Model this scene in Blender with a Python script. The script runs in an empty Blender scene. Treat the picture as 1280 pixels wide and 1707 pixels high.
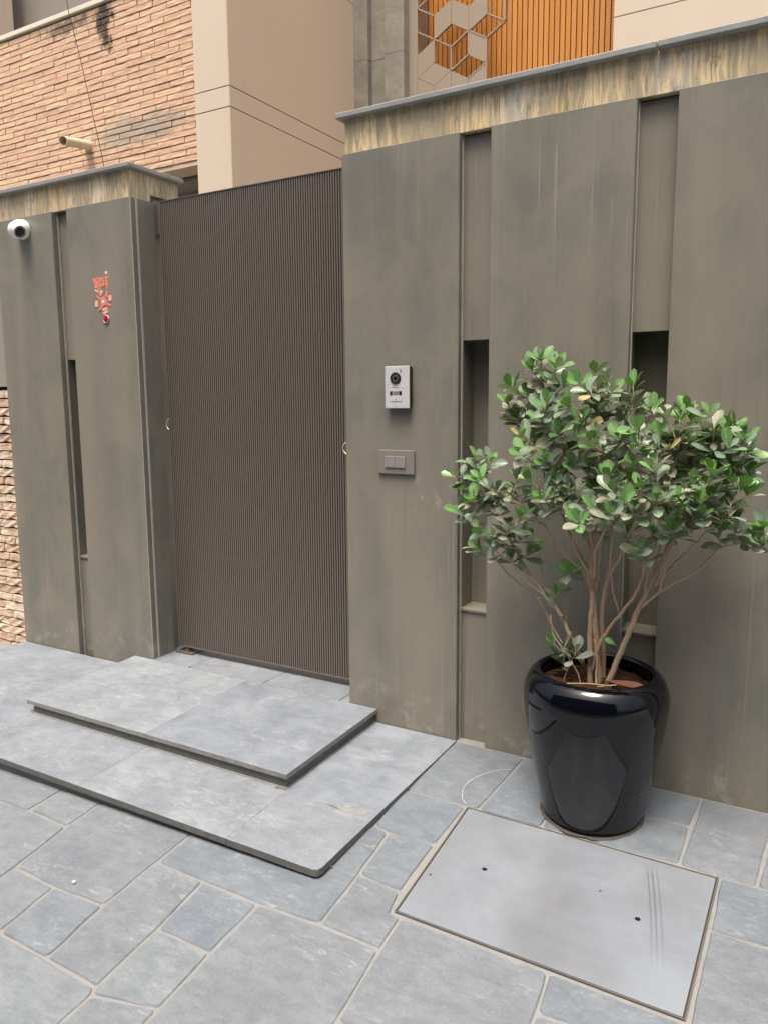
import bpy, bmesh, math, random
from mathutils import Vector, Matrix, noise

random.seed(11)
SC = bpy.context.scene
COL = SC.collection

# ------------------------------------------------------------------ camera
cam_d = bpy.data.cameras.new('camera')
cam_d.sensor_fit = 'VERTICAL'
cam_d.sensor_height = 24.0
cam_d.lens = 18.228
cam_d.clip_start = 0.05
cam_d.clip_end = 400
cam = bpy.data.objects.new('camera', cam_d)
COL.objects.link(cam)
YAW, PITCH, ROLL = 0.5265, -0.142, -0.0078
_f = Vector((-math.sin(YAW) * math.cos(PITCH), math.cos(YAW) * math.cos(PITCH), math.sin(PITCH)))
_r = Vector((math.cos(YAW), math.sin(YAW), 0))
_u = _r.cross(_f)
_r2 = math.cos(ROLL) * _r + math.sin(ROLL) * _u
_u2 = -math.sin(ROLL) * _r + math.cos(ROLL) * _u
M = Matrix((_r2, _u2, -_f)).transposed().to_4x4()
M.translation = Vector((0, -2.9966, 1.5))
cam.matrix_world = M
SC.camera = cam

# ------------------------------------------------------------------ sky, sun, exposure
SUN_ELEV = 72
SUN_AZ = Vector((0.05, -1.0, 0)).normalized()          # horizontal direction towards the sun
world = bpy.data.worlds.new('World')
SC.world = world
world.use_nodes = True
wn = world.node_tree
wn.nodes.clear()
wo = wn.nodes.new('ShaderNodeOutputWorld')
wb = wn.nodes.new('ShaderNodeBackground')
ws = wn.nodes.new('ShaderNodeTexSky')
ws.sky_type = 'NISHITA'
ws.sun_disc = False
ws.sun_elevation = math.radians(SUN_ELEV)
ws.sun_rotation = math.atan2(SUN_AZ.x, SUN_AZ.y)
ws.air_density = 1.0
ws.dust_density = 9.0
ws.ozone_density = 0.6
wb.inputs['Strength'].default_value = 0.105
wn.links.new(ws.outputs[0], wb.inputs['Color'])
wn.links.new(wb.outputs[0], wo.inputs['Surface'])

sun_d = bpy.data.lights.new('sun', 'SUN')
sun_d.energy = 1.75
sun_d.angle = math.radians(22)
sun_d.color = (1.0, 0.93, 0.84)
sun = bpy.data.objects.new('sun', sun_d)
COL.objects.link(sun)
sdir = SUN_AZ * math.cos(math.radians(SUN_ELEV)) + Vector((0, 0, math.sin(math.radians(SUN_ELEV))))
sun.rotation_euler = sdir.to_track_quat('Z', 'Y').to_euler()
sun.location = sdir * 20

SC.view_settings.view_transform = 'Standard'
SC.view_settings.look = 'None'
SC.view_settings.exposure = 1.02
SC.view_settings.gamma = 1.0
SC.view_settings.use_curve_mapping = False


# ------------------------------------------------------------------ helpers
def tag(o, label=None, cat=None, group=None, kind=None):
    if label: o['label'] = label
    if cat: o['category'] = cat
    if group: o['group'] = group
    if kind: o['kind'] = kind
    return o


def empty(name, loc, label=None, cat=None, group=None, kind=None):
    o = bpy.data.objects.new(name, None)
    o.empty_display_size = 0.1
    o.location = loc
    COL.objects.link(o)
    return tag(o, label, cat, group, kind)


def world_base(o):
    v = Vector((0, 0, 0))
    while o is not None:
        v += o.location + o.matrix_parent_inverse.translation
        o = o.parent
    return v


def link(name, me, mat=None, parent=None, loc=None, rot=None):
    """link a mesh; children keep their world coordinates"""
    o = bpy.data.objects.new(name, me)
    COL.objects.link(o)
    if mat and not me.materials:
        me.materials.append(mat)
    if parent is not None:
        o.parent = parent
        o.matrix_parent_inverse = Matrix.Translation(-world_base(parent))
    if loc is not None: o.location = loc
    if rot is not None: o.rotation_euler = rot
    return o


def mesh(name, verts, faces, smooth=False):
    me = bpy.data.meshes.new(name)
    me.from_pydata([tuple(v) for v in verts], [], [tuple(f) for f in faces])
    me.update()
    if smooth:
        me.polygons.foreach_set('use_smooth', [True] * len(me.polygons))
    return me


def bm_mesh(name, bm, smooth=False, angle=None):
    bmesh.ops.recalc_face_normals(bm, faces=bm.faces)
    me = bpy.data.meshes.new(name)
    bm.to_mesh(me)
    bm.free()
    if smooth:
        me.polygons.foreach_set('use_smooth', [True] * len(me.polygons))
        if angle:
            me.set_sharp_from_angle(angle=math.radians(angle))
    return me


def box_bm(x0, x1, y0, y1, z0, z1, bevel=0.0, seg=1, bm=None):
    bm = bm or bmesh.new()
    r = bmesh.ops.create_cube(bm, size=1.0)
    vs = r['verts']
    for v in vs:
        v.co = Vector(((x0 + x1) / 2 + v.co.x * (x1 - x0), (y0 + y1) / 2 + v.co.y * (y1 - y0), (z0 + z1) / 2 + v.co.z * (z1 - z0)))
    if bevel > 0:
        es = list({e for v in vs for e in v.link_edges})
        bmesh.ops.bevel(bm, geom=es, offset=bevel, segments=seg, affect='EDGES', profile=0.5)
    return bm


def box(name, x0, x1, y0, y1, z0, z1, mat, parent=None, bevel=0.0, seg=1):
    return link(name, bm_mesh(name, box_bm(x0, x1, y0, y1, z0, z1, bevel, seg)), mat, parent)


def tube_geo(pts, radii, n=8, caps=True, base=0):
    """tube along points; returns verts, faces"""
    pts = [Vector(p) for p in pts]
    V, F = [], []
    up = None
    for i, p in enumerate(pts):
        t = (pts[min(i + 1, len(pts) - 1)] - pts[max(i - 1, 0)]).normalized()
        if up is None:
            up = t.orthogonal().normalized()
        up = (up - t * up.dot(t)).normalized()
        s = t.cross(up)
        for k in range(n):
            a = 2 * math.pi * k / n
            V.append(p + (up * math.cos(a) + s * math.sin(a)) * radii[i])
    for i in range(len(pts) - 1):
        for k in range(n):
            a, b = i * n + k, i * n + (k + 1) % n
            F.append((base + a, base + b, base + b + n, base + a + n))
    if caps:
        F.append(tuple(base + k for k in reversed(range(n))))
        F.append(tuple(base + (len(pts) - 1) * n + k for k in range(n)))
    return V, F


def tube(name, pts, radii, mat, parent=None, n=8):
    if not isinstance(radii, (list, tuple)): radii = [radii] * len(pts)
    V, F = tube_geo(pts, radii, n)
    return link(name, mesh(name, V, F, True), mat, parent)


def smooth_path(pts, sub=4):
    """Catmull-Rom"""
    P = [Vector(p) for p in pts]
    out = []
    for i in range(len(P) - 1):
        p0, p1, p2, p3 = P[max(i - 1, 0)], P[i], P[i + 1], P[min(i + 2, len(P) - 1)]
        for k in range(sub):
            t = k / sub
            out.append(0.5 * ((2 * p1) + (-p0 + p2) * t + (2 * p0 - 5 * p1 + 4 * p2 - p3) * t * t + (-p0 + 3 * p1 - 3 * p2 + p3) * t ** 3))
    out.append(P[-1])
    return out


def lathe(name, prof, mat, parent=None, n=64, centre=(0, 0, 0), smooth=True):
    V, F = [], []
    for r, z in prof:
        for k in range(n):
            a = 2 * math.pi * k / n
            V.append((centre[0] + r * math.cos(a), centre[1] + r * math.sin(a), centre[2] + z))
    for i in range(len(prof) - 1):
        for k in range(n):
            a, b = i * n + k, i * n + (k + 1) % n
            F.append((a, b, b + n, a + n))
    F.append(tuple(reversed(range(n))))
    F.append(tuple((len(prof) - 1) * n + k for k in range(n)))
    return link(name, mesh(name, V, F, smooth), mat, parent)


def frame_tube_disc(name, c, axis, prof, mat, parent=None, n=32):
    """lathe round an arbitrary axis: prof = [(radius, distance along axis)]"""
    q = Vector(axis).normalized().to_track_quat('Z', 'Y').to_matrix()
    V, F = [], []
    for r, z in prof:
        for k in range(n):
            a = 2 * math.pi * k / n
            V.append(Vector(c) + q @ Vector((r * math.cos(a), r * math.sin(a), z)))
    for i in range(len(prof) - 1):
        for k in range(n):
            a, b = i * n + k, i * n + (k + 1) % n
            F.append((a, b, b + n, a + n))
    F.append(tuple(reversed(range(n))))
    F.append(tuple((len(prof) - 1) * n + k for k in range(n)))
    me = mesh(name, V, F, True)
    me.set_sharp_from_angle(angle=math.radians(40))
    return link(name, me, mat, parent)


# ------------------------------------------------------------------ materials
class Mat:
    def __init__(s, name, rough=0.5, metal=0.0, spec=0.5):
        s.m = bpy.data.materials.new(name)
        s.m.use_nodes = True
        s.t = s.m.node_tree
        s.t.nodes.clear()
        s.out = s.t.nodes.new('ShaderNodeOutputMaterial')
        s.b = s.t.nodes.new('ShaderNodeBsdfPrincipled')
        s.t.links.new(s.b.outputs[0], s.out.inputs['Surface'])
        s.b.inputs['Roughness'].default_value = rough
        s.b.inputs['Metallic'].default_value = metal
        s.b.inputs['Specular IOR Level'].default_value = spec
        s.co = s.t.nodes.new('ShaderNodeTexCoord').outputs['Object']

    def set(s, node, name, v):
        i = node.inputs[name]
        if hasattr(v, 'is_output') or isinstance(v, bpy.types.NodeSocket):
            s.t.links.new(v, i)
        else:
            i.default_value = v if not (isinstance(v, tuple) and len(v) == 3 and i.type == 'RGBA') else (*v, 1)

    def map(s, scale=(1, 1, 1), loc=(0, 0, 0), src=None, rot=(0, 0, 0)):
        n = s.t.nodes.new('ShaderNodeMapping')
        s.set(n, 'Vector', src or s.co)
        n.inputs['Scale'].default_value = scale
        n.inputs['Location'].default_value = loc
        n.inputs['Rotation'].default_value = rot
        return n.outputs[0]

    def noise(s, scale, vec=None, detail=4, rough=0.55, dist=0.0, out='Fac'):
        n = s.t.nodes.new('ShaderNodeTexNoise')
        s.set(n, 'Vector', vec or s.co)
        n.inputs['Scale'].default_value = scale
        n.inputs['Detail'].default_value = detail
        n.inputs['Roughness'].default_value = rough
        n.inputs['Distortion'].default_value = dist
        return n.outputs[out]

    def voro(s, scale, vec=None, feature='F1', out='Distance'):
        n = s.t.nodes.new('ShaderNodeTexVoronoi')
        n.feature = feature
        s.set(n, 'Vector', vec or s.co)
        n.inputs['Scale'].default_value = scale
        return n.outputs[out]

    def ramp(s, fac, stops):
        n = s.t.nodes.new('ShaderNodeValToRGB')
        s.set(n, 'Fac', fac)
        e = n.color_ramp.elements
        while len(e) > 1: e.remove(e[-1])
        for i, (p, c) in enumerate(stops):
            c = (c, c, c) if isinstance(c, (int, float)) else c
            if i == 0:
                e[0].position = p; e[0].color = (*c, 1)
            else:
                q = e.new(p); q.color = (*c, 1)
        return n.outputs['Color']

    def mix(s, fac, a, b, mode='MIX'):
        n = s.t.nodes.new('ShaderNodeMix')
        n.data_type = 'RGBA'
        n.blend_type = mode
        n.clamp_factor = True
        for idx, v in ((0, fac), (6, a), (7, b)):
            i = n.inputs[idx]
            if isinstance(v, bpy.types.NodeSocket): s.t.links.new(v, i)
            elif idx == 0: i.default_value = v
            else: i.default_value = (*v, 1) if len(v) == 3 else v
        return n.outputs[2]

    def math(s, op, a, b=0.0, clamp=False):
        n = s.t.nodes.new('ShaderNodeMath')
        n.operation = op
        n.use_clamp = clamp
        for k, v in ((0, a), (1, b)):
            if isinstance(v, bpy.types.NodeSocket): s.t.links.new(v, n.inputs[k])
            else: n.inputs[k].default_value = v
        return n.outputs[0]

    def sep(s, vec=None):
        n = s.t.nodes.new('ShaderNodeSeparateXYZ')
        s.set(n, 'Vector', vec or s.co)
        return n.outputs

    def dist(s, p, scale=(1, 1, 1), vec=None):
        """distance to a point, axes stretched by scale"""
        m = s.map(scale, tuple(-a * b for a, b in zip(p, scale)), src=vec)
        n = s.t.nodes.new('ShaderNodeVectorMath')
        n.operation = 'LENGTH'
        s.set(n, 0, m)
        return n.outputs['Value']

    def rand(s):
        return s.t.nodes.new('ShaderNodeObjectInfo').outputs['Random']

    def geo(s, name='Position'):
        return s.t.nodes.new('ShaderNodeNewGeometry').outputs[name]

    def color(s, c): s.set(s.b, 'Base Color', c); return s
    def rough(s, v): s.set(s.b, 'Roughness', v); return s

    def bump(s, h, strength=0.3, dist=0.01):
        n = s.t.nodes.new('ShaderNodeBump')
        n.inputs['Strength'].default_value = strength
        n.inputs['Distance'].default_value = dist
        s.set(n, 'Height', h)
        s.t.links.new(n.outputs[0], s.b.inputs['Normal'])
        return s


def plain(name, c, rough=0.5, metal=0.0, spec=0.5, var=0.12, scale=30):
    m = Mat(name, rough, metal, spec)
    f = m.noise(scale)
    lo = tuple(x * (1 - var) for x in c); hi = tuple(min(1, x * (1 + var)) for x in c)
    m.color(m.mix(f, lo, hi))
    m.rough(m.ramp(m.noise(scale * 1.7), [(0.3, max(0.02, rough - 0.06)), (0.7, min(1, rough + 0.06))]))
    return m.m


def panel_material():
    m = Mat('brushed grey-bronze sheet', 0.42, 0.0, 0.5)
    bands = m.noise(5.0, m.map((1.2, 1.2, 0.10)), 3, 0.5)
    cloud = m.noise(1.6, m.map((1, 1, 0.55), (3, 1, 7)), 4, 0.6, 0.4)
    fine = m.noise(90, m.map((1, 1, 0.012)), 3, 0.6)
    c = m.mix(m.ramp(bands, [(0.34, 0), (0.68, 1)]), (0.158, 0.156, 0.131), (0.226, 0.209, 0.170))
    c = m.mix(m.math('MULTIPLY', m.ramp(cloud, [(0.42, 0), (0.66, 1)]), 0.75), c, (0.140, 0.147, 0.133))
    c = m.mix(m.math('MULTIPLY', m.ramp(fine, [(0.35, 0), (0.75, 1)]), 0.22), c, (0.27, 0.25, 0.21))
    # pale vertical run marks, in patches
    wob = m.noise(1.3, m.map((1, 1, 1), (1.3, 0, 0)), 2, 0.5, out='Color')
    warp = m.t.nodes.new('ShaderNodeVectorMath'); warp.operation = 'MULTIPLY_ADD'
    m.set(warp, 0, wob); warp.inputs[1].default_value = (0.02, 0.02, 0); m.set(warp, 2, m.co)
    runs = m.noise(95, m.map((1, 1, 0.008), (0.7, 0, 0.2), src=warp.outputs[0]), 1, 0.5)
    runs = m.ramp(runs, [(0.665, 0), (0.69, 1)])
    where = m.ramp(m.noise(1.9, m.map((1, 1, 0.6), (2.1, 0, 1.4)), 2), [(0.47, 0), (0.62, 1)])
    c = m.mix(m.math('MULTIPLY', m.math('MULTIPLY', runs, where), 0.33), c, (0.46, 0.43, 0.37))
    mott = m.ramp(m.noise(4.2, m.map((1, 1, 0.7), (5, 2, 9)), 6, 0.62, 0.8), [(0.40, 0), (0.62, 1)])
    c = m.mix(m.math('MULTIPLY', mott, 0.45), c, (0.262, 0.236, 0.186))
    grain = m.noise(420, None, 2, 0.5)
    c = m.mix(m.math('MULTIPLY', m.ramp(grain, [(0.45, 0), (0.7, 1)]), 0.10), c, (0.10, 0.095, 0.08))
    # dust and scuffs low down and round the switch plate
    z = m.sep()[2]
    low = m.ramp(z, [(0.0, 1), (0.30, 0)])
    sc = m.ramp(m.noise(9, None, 6, 0.7), [(0.53, 0), (0.66, 1)])
    c = m.mix(m.math('MULTIPLY', m.math('MULTIPLY', low, sc), 0.5), c, (0.42, 0.41, 0.37))
    near = m.ramp(m.dist((-1.545, 0, 1.10), (6, 1, 6)), [(0.1, 1), (0.75, 0)])
    sp = m.ramp(m.noise(22, m.map((1, 1, 0.7)), 4, 0.6), [(0.57, 0), (0.66, 1)])
    c = m.mix(m.math('MULTIPLY', m.math('MULTIPLY', near, sp), 0.55), c, (0.46, 0.44, 0.40))
    m.color(c)
    m.rough(m.ramp(m.noise(3, m.map((1.5, 1.5, 0.3))), [(0.3, 0.28), (0.7, 0.46)]))
    m.bump(m.noise(3.0, m.map((1.4, 1.4, 0.5)), 3), 0.10, 0.01)
    return m.m


def stone_material(name, c1, c2, c3, rough=0.55, tint=0.5, scuff=0.35, sc=1.0, bump=0.35, pale=(0.52, 0.54, 0.55)):
    """riven slate: cloudy, scuffed, each piece its own shade"""
    m = Mat(name, rough, 0, 0.45)
    r = m.rand()
    off = m.t.nodes.new('ShaderNodeCombineXYZ')
    for k in range(3): m.set(off, k, m.math('MULTIPLY', r, 7.0 + 5 * k))
    add = m.t.nodes.new('ShaderNodeVectorMath'); add.operation = 'ADD'
    m.set(add, 0, m.co); m.set(add, 1, off.outputs[0])
    v = add.outputs[0]
    cl = m.noise(4.5 * sc, v, 10, 0.70, 0.5)
    c = m.mix(m.ramp(cl, [(0.31, 0), (0.69, 1)]), c1, c2)
    c = m.mix(tint, c, m.ramp(r, [(0.0, tuple(x * 0.76 for x in c3)), (0.25, (c3[0] * 0.94, c3[1] * 0.97, c3[2] * 1.04)), (0.5, c3), (0.7, (c3[0] * 1.06, c3[1] * 0.99, c3[2] * 0.99)), (1.0, (c3[0] * 1.28, c3[1] * 1.27, c3[2] * 1.20))]))
    fleck = m.ramp(m.noise(75 * sc, m.map((1, 0.6, 1), src=v), 6, 0.7), [(0.58, 0), (0.70, 1)])
    c = m.mix(m.math('MULTIPLY', fleck, scuff * 0.55), c, pale)
    brush = m.noise(26 * sc, m.map((0.5, 1.5, 1), (4, 2, 0), src=v, rot=(0, 0, 0.35)), 6, 0.7, 1.2)
    patch = m.ramp(m.noise(4.5 * sc, m.map((1, 1, 1), (9, 4, 2), src=v), 3), [(0.48, 0), (0.64, 1)])
    c = m.mix(m.math('MULTIPLY', m.math('MULTIPLY', m.ramp(brush, [(0.54, 0), (0.62, 1)]), patch), scuff * 0.8), c, pale)
    dk = m.ramp(m.noise(6 * sc, m.map((1, 1, 1), (2, 8, 3), src=v), 5, 0.65), [(0.60, 0), (0.75, 1)])
    c = m.mix(m.math('MULTIPLY', dk, 0.35), c, tuple(x * 0.62 for x in c1))
    pit = m.ramp(m.noise(130 * sc, v, 4, 0.7), [(0.30, 1), (0.42, 0)])
    c = m.mix(m.math('MULTIPLY', pit, 0.3), c, tuple(x * 0.55 for x in c1))
    flake = m.ramp(m.noise(17 * sc, m.map((0.7, 1.3, 1), (6, 1, 5), src=v), 8, 0.72, 0.5), [(0.44, 0), (0.60, 1)])
    c = m.mix(m.math('MULTIPLY', flake, 0.32), c, tuple(x * 0.80 for x in c1))
    m.color(c)
    m.rough(m.ramp(cl, [(0.3, rough - 0.10), (0.7, rough + 0.10)]))
    h = m.mix(0.5, m.noise(8 * sc, v, 9, 0.66, 0.6), m.noise(48 * sc, v, 7, 0.7))
    m.bump(h, bump, 0.012)
    return m.m


def travertine_material():
    m = Mat('veined travertine', 0.38, 0, 0.45)
    warpn = m.noise(4, m.map((1, 1, 1)), 3, 0.55, out='Color')
    w = m.t.nodes.new('ShaderNodeVectorMath'); w.operation = 'MULTIPLY_ADD'
    m.set(w, 0, warpn); w.inputs[1].default_value = (0.03, 0.03, 0.0); m.set(w, 2, m.co)
    v = w.outputs[0]
    a = m.noise(6.5, m.map((1, 1, 0.07), src=v), 5, 0.66, 0.25)
    b = m.noise(30, m.map((1, 1, 0.22), (5, 1, 0), src=v), 6, 0.7)
    c = m.ramp(a, [(0.30, (0.16, 0.14, 0.10)), (0.37, (0.34, 0.285, 0.19)), (0.41, (0.66, 0.50, 0.26)), (0.45, (0.36, 0.315, 0.225)), (0.49, (0.48, 0.41, 0.28)), (0.52, (0.80, 0.63, 0.35)), (0.545, (0.42, 0.37, 0.28)), (0.58, (0.55, 0.49, 0.38)), (0.61, (0.82, 0.66, 0.40)), (0.65, (0.56, 0.53, 0.47)), (0.70, (0.42, 0.36, 0.25))])
    c = m.mix(m.math('MULTIPLY', m.ramp(b, [(0.36, 1), (0.46, 0)]), 0.55), c, (0.17, 0.145, 0.105))
    spots = m.ramp(m.noise(24, m.map((1, 1, 0.5), (1, 1, 4), src=v), 6, 0.7), [(0.56, 0), (0.68, 1)])
    c = m.mix(m.math('MULTIPLY', spots, 0.5), c, (0.12, 0.105, 0.075))
    veil = m.ramp(m.noise(3.0, m.map((1, 1, 0.25), (8, 2, 1), src=v), 3), [(0.5, 0), (0.7, 1)])
    c = m.mix(m.math('MULTIPLY', veil, 0.5), c, (0.68, 0.49, 0.23))
    m.color(c)
    m.bump(m.mix(0.5, a, b), 0.25, 0.008)
    return m.m


def brick_material(name, cs, stain=True, grey=(0.44, 0.385, 0.30)):
    m = Mat(name, 0.85, 0, 0.2)
    r = m.rand()
    c = m.ramp(r, [(0.0, cs[0]), (0.35, cs[1]), (0.7, cs[2]), (1.0, cs[3])])
    pos = m.geo()
    c = m.mix(m.math('MULTIPLY', m.ramp(m.noise(16, m.map((0.5, 1, 1.6), src=pos), 6, 0.65), [(0.42, 0), (0.72, 1)]), 0.4), c, cs[4])
    chips = m.ramp(m.noise(30, m.map((0.45, 1, 1.9), (3, 1, 2), src=pos), 5, 0.7), [(0.67, 0), (0.71, 1)])
    c = m.mix(m.math('MULTIPLY', chips, 0.35), c, tuple(x * 0.35 for x in cs[1]))
    if stain:
        n = m.noise(7, m.map((1, 1, 0.8), src=pos), 6, 0.7)
        d = m.dist((-5.87, 2.25, 4.82), (5.2, 0, 2.3), vec=pos)
        f = m.math('ADD', m.math('SUBTRACT', 1.0, d), m.math('MULTIPLY', m.math('SUBTRACT', n, 0.5), 2.6))
        c = m.mix(m.math('MULTIPLY', m.ramp(f, [(0.45, 0), (0.75, 1)]), 0.9), c, (0.035, 0.035, 0.032))
        d = m.dist((-6.35, 2.25, 4.93), (1.5, 0, 9.0), vec=pos)
        f = m.math('ADD', m.math('SUBTRACT', 1.0, d), m.math('MULTIPLY', m.math('SUBTRACT', n, 0.5), 2.6))
        c = m.mix(m.math('MULTIPLY', m.ramp(f, [(0.35, 0), (0.8, 1)]), 0.75), c, (0.10, 0.095, 0.08))
        d = m.dist((-5.55, 2.25, 3.90), (1.25, 0, 6.5), vec=m.map((1, 1, 1), (0, 0, 0), src=pos, rot=(0, 0.0, 0)))
        f = m.math('ADD', m.math('SUBTRACT', 1.0, d), m.math('MULTIPLY', m.math('SUBTRACT', n, 0.5), 1.4))
        c = m.mix(m.math('MULTIPLY', m.ramp(f, [(0.05, 0), (0.55, 1)]), 0.8), c, grey)
    m.color(c)
    m.bump(m.noise(24, m.map((0.4, 1, 1.6), src=pos), 7, 0.7), 0.6, 0.02)
    return m.m


def wood_material():
    m = Mat('varnished timber slat', 0.42, 0, 0.45)
    r = m.rand()
    off = m.t.nodes.new('ShaderNodeCombineXYZ')
    for k in range(3): m.set(off, k, m.math('MULTIPLY', r, 9.0 + 4 * k))
    add = m.t.nodes.new('ShaderNodeVectorMath'); add.operation = 'ADD'
    m.set(add, 0, m.co); m.set(add, 1, off.outputs[0])
    g = m.noise(60, m.map((1, 1, 0.04), src=add.outputs[0]), 5, 0.6)
    c = m.mix(g, (0.42, 0.15, 0.025), (0.72, 0.315, 0.065))
    c = m.mix(m.math('MULTIPLY', r, 0.5), c, (0.78, 0.36, 0.085))
    m.color(c)
    m.bump(g, 0.15, 0.004)
    return m.m


def steel_material():
    m = Mat('worn steel plate', 0.38, 0.38, 0.5)
    v = m.map((1, 1, 1))
    cl = m.noise(2.0, v, 5, 0.6, 0.2)
    br = m.noise(40, m.map((0.05, 1, 1), rot=(0, 0, 0.25)), 4, 0.6)
    c = m.mix(m.ramp(cl, [(0.35, 0), (0.65, 1)]), (0.335, 0.380, 0.440), (0.215, 0.232, 0.255))
    c = m.mix(m.math('MULTIPLY', br, 0.25), c, (0.42, 0.44, 0.47))
    # three dark curved rub marks near the right end, and a fainter one
    x, y, _ = m.sep()
    t = m.math('ADD', y, 0.50)                                   # 0 at the wall side, negative to the street
    wob = m.math('MULTIPLY', m.math('MULTIPLY', t, t), 0.11)
    xc = m.math('SUBTRACT', m.math('ADD', x, 0.452), m.math('SUBTRACT', m.math('MULTIPLY', t, -0.285), wob))
    marks = None
    for dx, w, k in ((-0.004, 0.0045, 0.75), (0.011, 0.004, 0.95), (0.027, 0.005, 0.55)):
        d = m.math('ABSOLUTE', m.math('SUBTRACT', xc, dx))
        f = m.math('MULTIPLY', m.math('SUBTRACT', 1.0, m.math('DIVIDE', d, w), clamp=True), k)
        marks = f if marks is None else m.math('MAXIMUM', marks, f)
    fade = m.math('MULTIPLY', m.ramp(m.math('MULTIPLY', t, -1.0), [(0.0, 0), (0.05, 1), (0.28, 0.8), (0.46, 0)]), 0.8)
    c = m.mix(m.math('MULTIPLY', marks, fade), c, (0.10, 0.10, 0.12))
    smear = m.ramp(m.noise(3.3, m.map((1.6, 0.7, 1), (2, 0, 0), rot=(0, 0, 0.5)), 4, 0.55), [(0.5, 0), (0.68, 1)])
    c = m.mix(m.math('MULTIPLY', smear, 0.25), c, (0.30, 0.31, 0.33))
    m.color(c)
    m.rough(m.mix(smear, m.ramp(cl, [(0.3, 0.30), (0.7, 0.40)]), (0.48, 0.48, 0.48)))
    m.bump(m.noise(3, v, 3), 0.06, 0.01)
    return m.m


def leaf_material(name, top1, top2, under, rough=0.35):
    m = Mat(name, rough, 0, 0.5)
    pos = m.geo()
    f = m.noise(14, pos, 3)
    c = m.mix(f, top1, top2)
    at = m.t.nodes.new('ShaderNodeAttribute'); at.attribute_name = 'leafco'
    rib, along, tint = m.sep(at.outputs['Vector'])
    c = m.mix(m.math('MULTIPLY', m.ramp(rib, [(0.80, 0), (1.0, 1)]), 0.45), c, tuple(min(1, x * 1.5 + 0.05) for x in top2))
    c = m.mix(m.math('MULTIPLY', m.ramp(rib, [(0.0, 1), (0.12, 0)]), 0.3), c, tuple(min(1, x * 1.4 + 0.03) for x in top2))
    c = m.mix(m.math('MULTIPLY', tint, 0.35), c, tuple(min(1, x * 1.25 + 0.04) for x in top2))
    c = m.mix(m.math('MULTIPLY', m.ramp(m.noise(70, pos, 4, 0.7), [(0.5, 0), (0.7, 1)]), 0.25), c, tuple(min(1, x * 1.5 + 0.03) for x in top2))
    c = m.mix(m.geo('Backfacing'), c, under)
    m.color(c)
    m.rough(m.mix(m.geo('Backfacing'), (rough,) * 3, (0.65,) * 3))
    tr = m.t.nodes.new('ShaderNodeBsdfTranslucent')
    m.set(tr, 'Color', m.mix(0.5, c, (0.20, 0.34, 0.05)))
    ms = m.t.nodes.new('ShaderNodeMixShader')
    ms.inputs[0].default_value = 0.18
    m.t.links.new(m.b.outputs[0], ms.inputs[1])
    m.t.links.new(tr.outputs[0], ms.inputs[2])
    m.t.links.new(ms.outputs[0], m.out.inputs['Surface'])
    return m.m


def bark_material():
    m = Mat('pale smooth bark', 0.75, 0, 0.3)
    f = m.noise(40, m.map((1, 1, 0.25)), 5, 0.65)
    c = m.mix(f, (0.30, 0.205, 0.135), (0.50, 0.375, 0.26))
    c = m.mix(m.math('MULTIPLY', m.ramp(m.noise(60), [(0.6, 0), (0.7, 1)]), 0.4), c, (0.12, 0.085, 0.055))
    m.color(c)
    m.bump(f, 0.4, 0.004)
    return m.m


def soil_material():
    m = Mat('dry brown soil', 0.95, 0, 0.15)
    f = m.noise(60, None, 6, 0.7)
    m.color(m.ramp(f, [(0.3, (0.022, 0.013, 0.007)), (0.55, (0.085, 0.045, 0.022)), (0.72, (0.17, 0.10, 0.05))]))
    m.bump(f, 1.0, 0.02)
    return m.m


def glaze_material():
    m = Mat('black-navy ceramic glaze', 0.10, 0, 0.5)
    m.color(m.mix(m.noise(3), (0.0010, 0.0014, 0.0030), (0.0018, 0.0024, 0.0050)))
    m.b.inputs['Coat Weight'].default_value = 0.0
    m.b.inputs['Coat Roughness'].default_value = 0.03
    m.rough(m.ramp(m.noise(6, None, 4), [(0.35, 0.06), (0.75, 0.12)]))
    m.bump(m.noise(4.5, None, 2), 0.05, 0.02)
    return m.m


def mortar_material():
    m = Mat('pale mortar', 0.9, 0, 0.2)
    f = m.noise(20, None, 6, 0.7)
    c = m.mix(f, (0.17, 0.175, 0.172), (0.30, 0.30, 0.29))
    c = m.mix(m.math('MULTIPLY', m.ramp(m.noise(3, None, 4, 0.6), [(0.5, 0), (0.7, 1)]), 0.5), c, (0.24, 0.235, 0.225))
    m.color(c)
    m.bump(f, 0.6, 0.006)
    return m.m


def plaster_material(name, c, var=0.05, rough=0.7):
    m = Mat(name, rough, 0, 0.3)
    a = m.noise(1.3, m.map((1, 1, 0.5)), 5, 0.6, 0.4)
    s = m.noise(9, m.map((1, 1, 0.06)), 4, 0.6)
    col = m.mix(a, tuple(x * (1 - var) for x in c), tuple(x * (1 + var) for x in c))
    col = m.mix(m.math('MULTIPLY', m.ramp(s, [(0.55, 0), (0.8, 1)]), 0.12), col, tuple(x * 0.7 for x in c))
    m.color(col)
    m.bump(m.noise(60, None, 4), 0.06, 0.004)
    return m.m


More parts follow.
